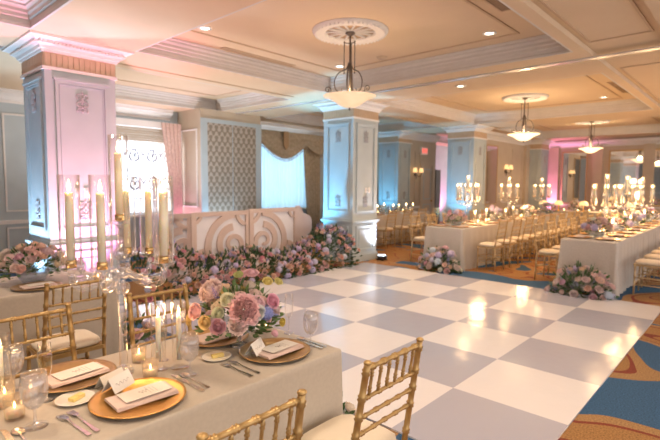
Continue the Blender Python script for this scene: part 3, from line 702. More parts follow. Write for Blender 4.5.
# ---------------------------------------------------------------- tables and cloths
def smoothstep(t): t = max(0, min(1, t)); return t * t * (3 - 2 * t)
def tablecloth(x0, y0, x1, y1, m, label, folds=9., amp=.022, flare=.045):
    z = .76; t = thing('banquet_table', 'long banquet table under ' + label, 'table', ((x0 + x1) / 2, (y0 + y1) / 2, 0)); hx, hy = (x1 - x0) / 2, (y1 - y0) / 2
    MB().box((-hx + .03, -hy + .03, .715), (hx - .03, hy - .03, .745)).ob('tabletop', M['wood'], t)
    for sx in (-1, 1):
        for sy in (-1, 1): MB().tube([(sx * (hx - .2), sy * (hy - .12), 0), (sx * (hx - .2), sy * (hy - .12), .715)], .018, 8).ob('leg', M['dark'], t)
    # perimeter points
    per = []; n_ = lambda L: max(6, int(L / .035)); r = .012
    def edge(ax, ay, bx, by, nx, ny):
        L = math.hypot(bx - ax, by - ay); k = n_(L)
        for i in range(k): tt = i / k; per.append((ax + (bx - ax) * tt, ay + (by - ay) * tt, nx, ny, tt * L, L))
    def corner(cx_, cy_, a0):
        for i in range(5): a = a0 + i / 5 * PI / 2; per.append((cx_ + r * math.cos(a), cy_ + r * math.sin(a), math.cos(a), math.sin(a), -1, 1))
    edge(-hx + r, -hy, hx - r, -hy, 0, -1); corner(hx - r, -hy + r, -PI / 2); edge(hx, -hy + r, hx, hy - r, 1, 0); corner(hx - r, hy - r, 0)
    edge(hx - r, hy, -hx + r, hy, 0, 1); corner(-hx + r, hy - r, PI / 2); edge(-hx, hy - r, -hx, -hy + r, -1, 0); corner(-hx + r, -hy + r, PI)
    N = len(per); vs = []; fs = []; lev = [(.0, z), (.0, z - .006), (.06, z - .03), (.2, .62), (.4, .45), (.7, .25), (.9, .1), (1, .004)]
    ph = rnd.uniform(0, 6)
    for li, (t_, zz) in enumerate(lev):
        for (px, py, nx, ny, s_, L) in per:
            if s_ < 0: o = flare * 1.2 * t_ ** .8
            else:
                ec = min(s_, L - s_); o = amp * t_ * (.75 + .5 * math.sin(s_ * folds + ph) + .45 * math.sin(s_ * folds * 2.3 + ph * 2)); o = max(o, .004 * t_) + flare * t_ * math.exp(-ec / .06)
            if li == 0: o = -.006
            vs.append((px + nx * o, py + ny * o, zz))
    for i in range(len(lev) - 1):
        for k in range(N): fs.append((i * N + (k + 1) % N, i * N + k, (i + 1) * N + k, (i + 1) * N + (k + 1) % N))
    fs.append(tuple(range(N)))
    sm = MB().add(vs, fs[:-1], True); sm.add([], []); o = len(sm.v); sm.f.append(fs[-1]); sm.sm.append(False)
    c = sm.ob('tablecloth', M[m], None, ((x0 + x1) / 2, (y0 + y1) / 2, 0)); tag(c, label, 'tablecloth'); return c
tablecloth(-1.3, 1.44, 1.67, 2.17, 'cloth', 'champagne cloth over the front banquet table with the candelabra', 7, .008, .018)
tablecloth(-1.6, 3.77, 1.60, 4.55, 'cloth', 'champagne cloth over the table under the pink column', 9, .012)
tablecloth(7.76, 3.90, 14.4, 4.64, 'satin', 'silvery cloth over the middle banquet table', 11, .034)
tablecloth(7.46, 1.44, 13.6, 2.16, 'satin', 'silvery cloth over the right banquet table with flowers at its foot', 11, .034)
tablecloth(8.7, 7.03, 12.0, 7.75, 'satin', 'pale cloth over the table before the alcove sconce', 11, .022)
tablecloth(-1.4, 6.8, 1.45, 7.55, 'satin', 'pale cloth over the small table behind the pink column', 11, .018)
tablecloth(15.3, 1.6, 16.1, 5.3, 'satin', 'cloth over the crosswise table before the mirrored wall', 11, .022)
# ---------------------------------------------------------------- tableware
TZ = .7602
_c = {}
def cached(key, fn):
    if key not in _c: _c[key] = fn()
    return _c[key]
def lathe_mesh(key, prof, seg, m, closed=False): return cached(key + m, lambda: MB().lathe(prof, seg, (0, 0, 0), closed).mesh(key, M[m]))
CHG = [(0, .0), (.09, 0), (.10, .004), (.155, .012), (.165, .017), (.165, .02), (.153, .0165), (.105, .010), (.098, .006), (0, .006)]
def charger(x, y, m, label, group=None, hi=True):
    o = mk('charger_plate', lathe_mesh('charger_plate', CHG, 48 if hi else 20, m), None, (x, y, TZ)); return tag(o, label, 'charger plate', group)
def bread_plate(x, y, label, group=None, gold=True):
    t = thing('bread_plate', label, 'plate', (x, y, TZ), 0, group)
    mk('plate', lathe_mesh('plate', [(0, 0), (.04, 0), (.062, .008), (.068, .011), (.063, .0105), (.041, .004), (0, .004)], 32, 'china'), t)
    if gold:
        a = rnd.uniform(-.5, .5)
        b_ = thing('butter_pat', 'small gold-dusted square resting on ' + label, 'butter', (x + .005, y, TZ + .0045), a)
        MB().box((-.026, -.013, 0), (.0, .013, .012)).box((.001, -.012, 0), (.026, .013, .013)).ob('butter_slice', M['butter'], b_)
    return t
def goblet(x, y, label, group=None, s=1.0, kind='goblet', fill=True, hi=True):
    t = thing('water_goblet' if kind == 'goblet' else 'champagne_flute', label, 'glass', (x, y, TZ), rnd.uniform(0, 6), group); t.scale = (s, s, s); sg = 32 if hi else 12
    if kind == 'goblet':
        ft = [(0, 0), (.034, 0), (.035, .002), (.012, .007), (.005, .012), (.0042, .04), (.0055, .052), (.012, .058), (0, .06)]
        bw = [(.006, .056), (.02, .062), (.033, .08), (.0385, .105), (.038, .135), (.034, .168), (.033, .168), (.0368, .135), (.0372, .105), (.032, .082), (.019, .064), (.006, .0585)]
        wt = [(0, .0595), (.019, .065), (.0315, .083), (.0366, .105), (.0362, .135), (.0352, .148), (0, .148)]
    else:
        ft = [(0, 0), (.028, 0), (.029, .002), (.01, .006), (.004, .012), (.0034, .075), (.005, .085), (0, .088)]
        bw = [(.005, .084), (.014, .093), (.021, .115), (.0235, .15), (.021, .21), (.0202, .21), (.0227, .15), (.0202, .116), (.0133, .095), (.005, .087)]
        wt = [(0, .089), (.013, .096), (.0198, .117), (.0222, .15), (.0219, .165), (0, .165)]
    gm = 'frost' if kind == 'goblet' else 'glass'
    mk('stem', cached(kind + 'ft' + str(hi), lambda: MB().lathe(ft, sg).mesh('stem', M['acrylic'])), t)
    bo = mk('bowl', cached(kind + 'bw' + str(hi), lambda: MB().lathe(bw, sg, (0, 0, 0), True).mesh('bowl', M[gm])), t)
    if fill:
        mk('water' if kind == 'goblet' else 'wine', cached(kind + 'wt' + str(hi), lambda: MB().lathe(wt, sg).mesh('drink', M['water' if kind == 'goblet' else 'wine'])), bo)
        if kind == 'goblet' and hi:
            def ice():
                mb = MB(); r2 = random.Random(3)
                for k in range(5):
                    a = k * 1.3; b0 = len(mb.v); s_ = .009; mb.box((-s_, -s_, -s_), (s_, s_, s_)); mt = Matrix.Rotation(r2.uniform(0, 3), 3, 'X') @ Matrix.Rotation(r2.uniform(0, 3), 3, 'Z')
                    for i in range(b0, len(mb.v)): q = mt @ Vector(mb.v[i]); mb.v[i] = (q.x + .017 * math.cos(a), q.y + .017 * math.sin(a), q.z + .136 + .003 * (k % 2))
                return mb.mesh('ice', M['water'])
            mk('ice', cached('ice', ice), bo)
    return t
def fork(x, y, label, group, rz=0):
    def f():
        mb = MB(); mb.ribbon([(-.1, 0), (-.06, 0), (0, 0), (.035, 0), (.05, 0)], [.014, .011, .006, .006, .008], -.0012, .0012)
        mb.ribbon([(.045, 0), (.058, 0), (.072, 0)], [.008, .021, .023], -.0012, .0012)
        for k in range(4): zz = -.0095 + k * .00635; mb.ribbon([(.07, zz), (.1, zz), (.105, zz * .97)], [.0038, .0034, .002], -.001, .001)
        # ribbon is in xz plane; lay flat and give the neck a rise
        mb.v = [(v[2], v[0], .004 + v[1] + .006 * math.exp(-((v[0] - .045) / .03) ** 2)) for v in mb.v]
        return mb.mesh('fork', M['steel'])
    return tag(mk('fork', cached('fork', f), None, (x, y, TZ), rz), label, 'fork', group)
def knife(x, y, label, group, rz=0):
    def f():
        mb = MB(); mb.ribbon([(-.11, 0), (-.08, 0), (-.0, 0), (.005, 0)], [.015, .015, .010, .009], -.003, .003)
        mb.ribbon([(.004, 0), (.02, .001), (.09, .001), (.11, -.002), (.118, -.006)], [.010, .017, .017, .011, .002], -.0009, .0009)
        mb.v = [(v[2], v[0], .0034 + v[1]) for v in mb.v]; return mb.mesh('knife', M['steel'])
    return tag(mk('knife', cached('knife', f), None, (x, y, TZ), rz), label, 'knife', group)
def spoon(x, y, label, group, rz=0):
    def f():
        mb = MB(); mb.ribbon([(-.1, 0), (-.06, 0), (0, 0), (.05, 0)], [.014, .010, .006, .006], -.0012, .0012); mb.v = [(v[2], v[0], .004 + v[1]) for v in mb.v]
        mb.lathe([(0, .001), (.008, .0016), (.017, .006), (.018, .007), (.016, .006), (.007, .003), (0, .0022)], 16, (0, 0, 0)); o = len(mb.v) - 16 * 7
        for i in range(o, len(mb.v)): q = mb.v[i]; mb.v[i] = (q[0], q[1] * 1.5 + .072, q[2])
        return mb.mesh('spoon', M['steel'])
    return tag(mk('spoon', cached('spoon', f), None, (x, y, TZ), rz), label, 'spoon', group)
def napkin(x, y, z, label, rz=0, menu=True, group=None, w=.22, d=.125):
    def f():
        mb = MB()
        for k in range(3):
            a = .004 * k; n = 12; vs = []; fs = []
            z0, z1 = k * .0029, k * .0029 + .0027
            for j in range(n + 1):
                u = j / n; xx = -w / 2 + w * u
                for (yy, zz) in ((-d / 2 + a, z0), (-d / 2 - .004 + a, (z0 + z1) / 2), (-d / 2 + a, z1), (d / 2 - a, z1), (d / 2 - a, z0)):
                    vs.append((xx, yy, zz + .003 * math.sin(u * 5 + k) * (.4 + .3 * k) / 2 + .003))
            for j in range(n):
                for q in range(5): fs.append((j * 5 + q, j * 5 + (q + 1) % 5, (j + 1) * 5 + (q + 1) % 5, (j + 1) * 5 + q))
            fs += [(0, 1, 2, 3, 4), tuple(n * 5 + q for q in (4, 3, 2, 1, 0))]; mb.add(vs, fs)
        return mb.mesh('napkin', M['napkin'])
    o = tag(mk('napkin', cached('napkin', f), None, (x, y, z), rz), label, 'napkin', group)
    if menu:
        def g():
            return MB().box((-.085, -.045, 0), (.085, .045, .0012)).mesh('menu_card', M['paper'])
        mm = tag(mk('menu_card', cached('menu', g), None, (x + .012, y + .004, z + .0165), rz + .03), 'cream menu card lying on ' + label, 'menu card', group)
        def ink():
            mb = MB(); r2 = random.Random(5)
            for k in range(3): xx = .035 - k * .012; mb.box((xx, -.03 + .01 * (k % 2), .0013), (xx + .0025, .02 + .006 * k % .02, .0016))
            mb.tube([(-.02 + .03 * i / 14, .012 * math.sin(i * 1.1), .0016) for i in range(15)], .0009, 4)
            return mb.mesh('lettering', M['ink'])
        mk('lettering', cached('ink', ink), mm)
    return o
def place_card(x, y, z, label, rz=0, group=None):
    def f():
        w_, d_, h_, t = .055, .03, .052, .0012
        return MB().prism([(-d_, 0), (0, h_), (d_, 0), (d_ - .002, 0), (0, h_ - .003), (-d_ + .002, 0)], -w_, w_, 'y').mesh('place_card', M['paper'])
    o = tag(mk('place_card', cached('card', f), None, (x, y, z), rz), label, 'place card', group)
    def g():
        mb = MB(); n = 26
        pts = []
        for i in range(n):
            u = i / (n - 1); t = .45 + .10 * math.sin(u * 22); pts.append((-.030 * (1 - t) - .0006, -.035 + .07 * u, .052 * t + .0006))
        mb.tube(pts, .0009, 4); return mb.mesh('lettering', M['ink'])
    mk('lettering', cached('scrib', g), o); return o
def flame_mesh(s=1.0, m='flame'):
    return cached('flame%s%.2f' % (m, s), lambda: MB().lathe([(0, 0), (.0045 * s, .005 * s), (.0062 * s, .012 * s), (.005 * s, .022 * s), (.002 * s, .034 * s), (0, .042 * s)], 8).mesh('flame', M[m]))
def candle(x, y, z, h, r, label, group=None, fs=1.0, m='flame', hi=True):
    t = thing('taper_candle', label, 'candle', (x, y, z), 0, group)
    mk('wax', cached('wax%.3f%.3f%s' % (h, r, hi), lambda: MB().lathe([(0, 0), (r, 0), (r * .93, h - .004), (r * .8, h), (r * .3, h - .003), (0, h - .004)], 16 if hi else 8).mesh('wax', M['wax'])), t)
    mk('wick', cached('wick', lambda: MB().tube([(0, 0, 0), (.001, 0, .01)], .001, 4).mesh('wick', M['wick'])), t, (0, 0, h - .004))
    mk('flame', flame_mesh(fs, m), t, (0, 0, h + .002))
    if hi: point('candle_light', (x, y, z + h + .022), .35, (1, .60, .28), .01)
    return t
def votive(x, y, label, group=None, h=.075, r=.034, hi=True):
    t = thing('votive_candle', label, 'candle', (x, y, TZ), 0, group); sg = 24 if hi else 10
    mk('glass_cup', cached('vc%.3f%s' % (h, hi), lambda: MB().lathe([(0, 0), (r * .85, 0), (r, h), (r * .93, h), (r * .8, .008), (0, .008)], sg).mesh('glass_cup', M['amberglass'])), t)
    mk('wax', cached('vw%.3f%s' % (h, hi), lambda: MB().lathe([(0, .009), (r * .76, .009), (r * .8, h * .45), (0, h * .45)], sg).mesh('wax', M['wax'])), t)
    mk('flame', flame_mesh(.62 if hi else 1.1, 'flame' if hi else 'flame_far'), t, (0, 0, h * .46)); return t
def hurricane(x, y, label, clabel, h=.30, r=.03, ch=.26, group=None, hi=True, lit=True, cr=.011):
    t = thing('glass_candle_holder', label, 'candle holder', (x, y, TZ), 0, group); sg = 24 if hi else 10
    mk('base', cached('hb%s' % hi, lambda: MB().lathe([(0, 0), (.04, 0), (.041, .004), (.016, .01), (.014, .03), (.016, .034), (0, .034)], sg).mesh('base', M['glass'])), t)
    mk('glass_tube', cached('ht%.2f%.3f%s' % (h, r, hi), lambda: MB().lathe([(r, .034), (r, h), (r - .002, h), (r - .002, .034)], sg, (0, 0, 0), True).mesh('glass_tube', M['glass'])), t)
    if lit: candle(x, y, TZ + .035, ch, cr, clabel, group and 'taper candles in glass holders', 1.0 if hi else 1.6, 'flame' if hi else 'flame_far', hi)
    return t
def candelabra(x, y, rz, label, angs, short, hi=True, glow=0):
    t = thing('candelabra', label, 'candelabra', (x, y, TZ), rz); sg = 20 if hi else 10; ac = M['acrylic']
    MB().lathe([(0, 0), (.04, 0), (.04, .012), (.036, .018), (.03, .022), (.02, .03), (0, .03)], 32 if hi else 14).ob('base', ac, t)
    MB().tube([(0, 0, .03), (0, 0, .35), (0, 0, .62)], .016, sg).ob('stem', ac, t)
    MB().ball((0, 0, .36), .034, sg, 8, (1, 1, .8)).ball((0, 0, .42), .042, sg, 8, (1, 1, .55)).ball((0, 0, .50), .028, sg, 8).ob('hub', ac, t)
    def cup(z): return MB().lathe([(0, z - .03), (.008, z - .03), (.012, z - .015), (.039, z - .004), (.043, z + .006), (.039, z + .006), (.014, z), (0, z)], sg)
    def brass(z): return MB().lathe([(.0155, z + .001), (.0185, z + .001), (.0185, z + .026), (.0165, z + .03), (.0158, z + .03)], 14, (0, 0, 0), True)
    cm = cached('cup%s' % hi, lambda: cup(0).mesh('cup', ac)); bm = cached('brass', lambda: brass(0).mesh('candle_socket', M['brass']))
    gt = cached('gtube%s' % hi, lambda: MB().lathe([(.037, .007), (.037, .345), (.0345, .345), (.0345, .007)], 28 if hi else 10, (0, 0, 0), True).mesh('glass_tube', M['glass']))
    # top light
    mk('cup', cm, t, (0, 0, .63)); g_ = mk('glass_tube', gt, t, (0, 0, .63)); mk('candle_socket', bm, t, (0, 0, .63))
    candle(x, y, TZ + .631, .275, .015, 'ivory taper in the top tube of the ' + short, None, 1.1 if hi else 1.3, 'flame' if hi else 'flame_far', hi)
    for i, a in enumerate(angs):
        a = R(a); c, s_ = math.cos(a), math.sin(a); L = .2
        pts = smooth([(c * .03, s_ * .03, .42), (c * .10, s_ * .10, .385), (c * .165, s_ * .165, .385), (c * .196, s_ * .196, .41), (c * L, s_ * L, .445)], 4 if hi else 2)
        MB().tube(pts, .0115, 10 if hi else 6).ob('arm', ac, t)
        mk('cup', cm, t, (c * L, s_ * L, .47)); mk('glass_tube', gt, t, (c * L, s_ * L, .47)); mk('candle_socket', bm, t, (c * L, s_ * L, .47))
        q = Matrix.Rotation(rz, 3, 'Z') @ Vector((c * L, s_ * L, 0))
        candle(x + q.x, y + q.y, TZ + .471, .28, .015, 'ivory taper in one of the side tubes of the ' + short, 'side tapers of the ' + short, 1.1 if hi else 1.3, 'flame' if hi else 'flame_far', hi)
    if hi: 
        def dro():
            return MB().lathe([(0, -.022), (.007, -.012), (.008, -.004), (.002, .004), (0, .006)], 8, smooth=False).mesh('crystal_drop', ac)
        for a in angs:
            a = R(a); mk('crystal_drop', cached('drop', dro), t, (math.cos(a) * .2, math.sin(a) * .2, .42))
    if glow: point('candelabra_glow', (x, y, 1.75), glow, (1, .62, .3), .12)
    return t
# ---------------------------------------------------------------- flowers
def petal_patch(mb, ang, hw, prof, ruffle=0, r2=rnd, nu=5):
    """cupped petal: prof list of (radius,z,width scale) from base to tip"""
    n = len(prof); vs = []; ph = r2.uniform(0, 6)
    for i, (r_, z, ws) in enumerate(prof):
        for k in range(nu):
            u = -1 + 2 * k / (nu - 1); a = ang + u * hw * ws; e = 1 - .12 * u * u
            rf = ruffle * (i / (n - 1)) ** 2 * math.sin(u * 6 + ph)
            vs.append(((r_ * (1 + .06 * u * u) + rf) * math.cos(a), (r_ * (1 + .06 * u * u) + rf) * math.sin(a), z * e + rf * .6))
    fs = [(i * nu + k, i * nu + k + 1, (i + 1) * nu + k + 1, (i + 1) * nu + k) for i in range(n - 1) for k in range(nu - 1)]
    mb.add(vs, fs, True)
def rose_mesh(seed, rows, ruffle=.02, openn=1.0, extra=0):
    """unit bloom: radius about 1, centred on the base, facing +z; tight upright heart, outer petals opening"""
    r2 = random.Random(seed); mb = MB()
    for j in range(rows):
        t = (j + .6) / rows; n = 3 + extra + int(4.2 * t); R0 = .12 + .88 * t * openn; H = 1.0 - .52 * t ** 2
        for k in range(n):
            a = 2 * PI * (k + r2.uniform(-.18, .18)) / n + j * 1.1; hw = min(1.1, PI / n * 1.45); s_ = r2.uniform(.9, 1.06); hj = H * r2.uniform(.93, 1.05)
            pr = [(.04 + R0 * .30, .05 - .1 * t, .6), (R0 * .78 * s_, .28 * hj, 1), (R0 * .93 * s_, .60 * hj, 1.05), (R0 * (.86 + .08 * t) * s_, .88 * hj, .95), (R0 * (.68 + .42 * t) * s_, hj * (1 - .04 * t), .6)]
            petal_patch(mb, a, hw, pr, ruffle, r2, 6)
    return mb.mesh('rose', M['petal'])
def hydrangea_mesh(seed, n=70):
    r2 = random.Random(seed); mb = MB()
    for i in range(n):
        z = 1 - 1.25 * (i + .5) / n; th = i * 2.39996; rr = math.sqrt(max(0, 1 - z * z)); c = Vector((rr * math.cos(th), rr * math.sin(th), z)) * r2.uniform(.88, 1.05)
        nrm = c.normalized(); x = nrm.orthogonal().normalized(); y = nrm.cross(x); a0 = r2.uniform(0, 6); s_ = r2.uniform(.16, .22)
        for k in range(4):
            a = a0 + k * PI / 2; d = x * math.cos(a) + y * math.sin(a); e = x * math.cos(a + PI / 2) + y * math.sin(a + PI / 2)
            mb.add([c, c + d * s_ * .6 + e * s_ * .45 + nrm * .04, c + d * s_ * 1.15 + nrm * .05, c + d * s_ * .6 - e * s_ * .45 + nrm * .04], [(0, 1, 2, 3)])
    mb.ball((0, 0, .1), .82, 10, 6)
    return mb.mesh('hydrangea', M['petal'])
def spike_mesh(seed):
    r2 = random.Random(seed); mb = MB()
    for i in range(34):
        t = i / 33; th = i * 2.4; rr = .30 * (1 - t) ** .7 + .04; c = Vector((rr * math.cos(th), rr * math.sin(th), t * 2.4)); s_ = .24 * (1 - .7 * t)
        d = Vector((math.cos(th), math.sin(th), .35)).normalized(); x = d.orthogonal().normalized(); y = d.cross(x)
        for k in range(5):
            a = k * 2 * PI / 5; q = x * math.cos(a) + y * math.sin(a); w_ = x * math.cos(a + .6) + y * math.sin(a + .6)
            mb.add([c, c + q * s_ * .7 + d * .08, c + (q + w_) * s_ * .55 + d * .14, c + w_ * s_ * .6 + d * .08], [(0, 1, 2, 3)])
    mb.tube([(0, 0, -.4), (0, 0, 2.2)], .05, 5)
    return mb.mesh('delphinium', M['petal'])
def tulip_mesh():
    r2 = random.Random(4); mb = MB()
    for k in range(6):
        petal_patch(mb, k * PI / 3, .7 if k % 2 else .62, [(.12, 0, .6), (.5, .25, 1), (.55, .7, 1), (.42, 1.15, .8), (.16, 1.5, .3)], 0, r2)
    return mb.mesh('tulip', M['petal'])
FM = {'rose': [rose_mesh(1, 7), rose_mesh(2, 7), rose_mesh(3, 6)], 'peony': [rose_mesh(11, 10, .07, 1.0, 3), rose_mesh(12, 9, .08, 1.05, 3)],
      'ranunculus': [rose_mesh(21, 7, .0, .85)], 'hydrangea': [hydrangea_mesh(1), hydrangea_mesh(2)], 'delphinium': [spike_mesh(1), spike_mesh(2)], 'tulip': [tulip_mesh()]}
PK = (.93, .57, .58); LP = (.94, .75, .71); BL = (.94, .82, .75); PE = (.93, .72, .58); YE = (.92, .76, .36); BU = (.93, .84, .66); LV = (.70, .62, .82); PU = (.42, .36, .70); BLU = (.36, .43, .78); MV = (.85, .56, .64); WH = (.94, .90, .83); IC = (.70, .73, .87)
GRN = [(.10, .19, .07), (.17, .27, .10), (.07, .14, .06), (.19, .27, .13)]
def bloom(par, kind, pos, d, s, col):
    o = mk(kind, rnd.choice(FM[kind]), par, pos, 0, tuple(max(0, min(1, c * rnd.uniform(.92, 1.06))) for c in col))
    o.rotation_mode = 'QUATERNION'; o.rotation_quaternion = Vector(d).normalized().to_track_quat('Z', 'Y'); o.scale = (s, s, s); return o
def leaves_mesh(spots, name='foliage', seed=1, ln=(.025, .06)):
    """spots: list of (pos, dir)"""
    r2 = random.Random(seed); mb = MB()
    for p_, d in spots:
        p_ = Vector(p_); d = Vector(d).normalized(); L = r2.uniform(*ln); w_ = L * r2.uniform(.28, .42)
        x = d.orthogonal().normalized(); x = (Matrix.Rotation(r2.uniform(0, 6.28), 3, d) @ x); nrm = d.cross(x); bnd = nrm * L * r2.uniform(-.2, .35)
        q = [p_, p_ + d * L * .35 + x * w_ * .5, p_ + d * L * .35 - x * w_ * .5, p_ + d * L * .7 + x * w_ * .42 + bnd * .5, p_ + d * L * .7 - x * w_ * .42 + bnd * .5, p_ + d * L + bnd, p_ + d * L * .35 - nrm * w_ * .12, p_ + d * L * .7 + bnd * .5 - nrm * w_ * .1]
        mb.add(q, [(0, 1, 6), (0, 6, 2), (1, 3, 7, 6), (6, 7, 4, 2), (3, 5, 7), (7, 5, 4)], True)
    return mb.mesh(name, M['leaf'])
def dome_dir(r2, up=-.1):
    while True:
        v = Vector((r2.uniform(-1, 1), r2.uniform(-1, 1), r2.uniform(up, 1)))
        if .2 < v.length < 1: return v.normalized()
def arrangement(name, label, cat, loc, rx, ry, rz_, palette, n, seed, vase=None, nleaf=260, size=.035, group=None, extra=(), leafdark=0):
    """mounded flowers: ellipsoid rx,ry,rz_; palette [(kind,color,weight,size)]"""
    r2 = random.Random(seed); t = thing(name, label, cat, loc, 0, group); z0 = 0
    if vase:
        z0 = vase(t)
    sp = []
    for i in range(nleaf):
        d = dome_dir(r2, -.25); k = r2.uniform(.5, .97); sp.append(((d.x * rx * k, d.y * ry * k, max(.012 if not vase else .05, z0 + d.z * rz_ * k)), Vector((d.x, d.y, max(d.z, .05) + .15))))
    fo = mk('foliage', leaves_mesh(sp, 'foliage', seed, (.025, .06) if vase else (.04, .09)), t, None, 0, GRN[leafdark]); 
    mb = MB()
    for i in range(14):
        d = dome_dir(r2, .05); mb.tube([(0, 0, z0 - .02 if vase else .02), (d.x * rx * .5, d.y * ry * .5, z0 + d.z * rz_ * .6), (d.x * rx * .9, d.y * ry * .9, z0 + d.z * rz_ * .9)], .0022, 4)
    mb.ob('stem', M['stem'], t)
    tot = sum(p_[2] for p_ in palette); placed = []
    for i in range(n):
        best = None
        for tr_ in range(12):
            d = dome_dir(r2, .08 if vase else .02); m_ = min([(d - e).length for e in placed], default=9)
            if best is None or m_ > best[0]: best = (m_, d)
        d = best[1]; placed.append(d); q = r2.uniform(0, tot)
        for kind, col, wt, s_ in palette:
            q -= wt
            if q <= 0: break
        k = r2.uniform(.82, 1.0) * (1.05 if kind == 'delphinium' else 1)
        bloom(t, kind, (d.x * rx * k, d.y * ry * k, max(.02, z0 + d.z * rz_ * k)), d + Vector((0, 0, .35)) + Vector((r2.uniform(-.2, .2), r2.uniform(-.2, .2), 0)), s_ * r2.uniform(.85, 1.15), col)
    for kind, pos, d, s_, col in extra: bloom(t, kind, pos, d, s_, col)
    return t
def compote(t, q=0):
    MB().lathe([(0, 0), (.045, 0), (.048, .004), (.02, .012), (.011, .025), (.011, .045), (.03, .055), (.075, .085), (.105, .125), (.101, .125), (.07, .09), (.028, .061), (0, .06)], 32).ob('vase', M['vase'], t); return .13
def lowbowl(t):
    MB().lathe([(0, 0), (.07, 0), (.10, .04), (.115, .09), (.111, .09), (.095, .042), (0, .006)], 28).ob('vase', M['vase'], t); return .10
PAL_FRONT = [('rose', PK, 2, .036), ('rose', LP, 2, .036), ('rose', BU, 2.4, .036), ('ranunculus', YE, 2.2, .026), ('rose', PE, 1.2, .034), ('delphinium', BLU, 1.0, .024), ('delphinium', LV, .8, .024), ('rose', LV, 1, .034), ('peony', LP, .7, .045), ('ranunculus', WH, 2, .022), ('ranunculus', YE, 1.5, .03)]
# front centrepiece: a right-hand cluster matched to the photo, camera side is -x -y
cx0, cy0 = 1.36, 1.835
rv = Vector((.674, -.738, 0)); fv = Vector((.738, .674, 0))       # across and away from the viewer
def at_(r_, f_, z): v = rv * r_ * 1.1 + fv * f_ * 1.4; return (v.x, v.y, z)
ex_ = [('peony', at_(.045, -.10, .215), at_(.2, -.8, .4), .066, (.97, .68, .70)), ('peony', at_(-.10, -.04, .27), at_(-.4, -.5, .8), .06, LP), ('rose', at_(-.05, -.13, .15), at_(-.1, -.95, .3), .038, (.82, .52, .58)),
       ('rose', at_(-.15, -.09, .20), at_(-.6, -.7, .4), .04, PK), ('ranunculus', at_(-.10, -.13, .17), at_(-.3, -.9, .3), .036, YE), ('ranunculus', at_(-.055, -.11, .20), at_(-.1, -.8, .5), .034, BU), ('rose', at_(-.02, -.10, .255), at_(0, -.6, .7), .036, BU),
       ('rose', at_(.15, -.05, .235), at_(.7, -.5, .5), .036, MV), ('delphinium', at_(.14, -.06, .18), at_(.9, -.4, .1), .026, BLU), ('hydrangea', at_(.13, -.07, .19), at_(.7, -.6, .2), .035, BLU), ('ranunculus', at_(.17, .0, .31), at_(.5, -.3, .9), .026, YE), ('ranunculus', at_(.125, .0, .31), at_(.2, -.4, .9), .03, YE),
       ('tulip', at_(.16, -.07, .105), at_(.6, -.5, -.45), .026, MV), ('ranunculus', at_(.19, -.05, .14), at_(.9, -.4, .1), .024, (.80, .62, .16)), ('delphinium', at_(-.07, -.09, .27), at_(-.2, -.4, 1), .026, PU), ('rose', at_(.05, .02, .34), at_(.1, -.2, 1), .036, MV), ('ranunculus', at_(.0, .0, .34), at_(0, -.3, 1), .028, (.62, .66, .34)),
       ('ranunculus', at_(-.19, -.06, .15), at_(-.9, -.5, .1), .03, YE), ('rose', at_(.10, -.09, .20), at_(.5, -.8, .3), .034, WH)]
arrangement('flower_centerpiece', 'lush centrepiece with big pink peony in a footed glass on the front table', 'flower arrangement', (cx0, cy0, TZ), .19, .18,   .165, PAL_FRONT, 36, 5, compote, 520, .036, None, ex_, 1)
PAL_PASTEL = [('rose', LP, 3, .038), ('rose', PE, 3, .038), ('rose', BL, 2, .036), ('delphinium', LV, 1.5, .026), ('rose', MV, 1, .034), ('delphinium', IC, .8, .024), ('ranunculus', WH, 1, .025), ('peony', LP, 1, .05)]
arrangement('flower_centerpiece', 'peach and lavender rose centrepiece on the table under the pink column', 'flower arrangement', (1.13, 4.19, TZ), .25, .22, .20, PAL_PASTEL, 50, 8, lowbowl, 320)
arrangement('flower_centerpiece', 'small white and pink flowers on the little table behind the pink column', 'flower arrangement', (.82, 7.2, TZ), .28, .24, .26, [('rose', WH, 3, .04), ('rose', LP, 1, .04), ('hydrangea', WH, 1, .05)], 26, 9, lowbowl, 180)
PAL_FAR = [('rose', LP, 2.5, .05), ('hydrangea', LV, 2, .055), ('rose', PE, 1, .045), ('rose', WH, 1.5, .045), ('delphinium', PU, 1, .03), ('rose', MV, 1, .045)]
for i, x_ in enumerate((8.25, 10.0, 12.0, 13.6)): arrangement('flower_centerpiece', 'pastel centrepiece on the middle banquet table, %s from the dance floor' % ORD[i], 'flower arrangement', (x_, 4.28, TZ), .22, .2, .2, PAL_FAR, 26 if i == 0 else 18, 30 + i, lowbowl, 150)
for i, x_ in enumerate((8.0, 9.4, 10.8, 12.3)): arrangement('flower_centerpiece', 'pastel centrepiece on the right banquet table, %s from the dance floor' % ORD[i], 'flower arrangement', (x_, 1.82, TZ), .22, .19, .2, PAL_FAR, 26 if i == 0 else 18, 40 + i, lowbowl, 150)
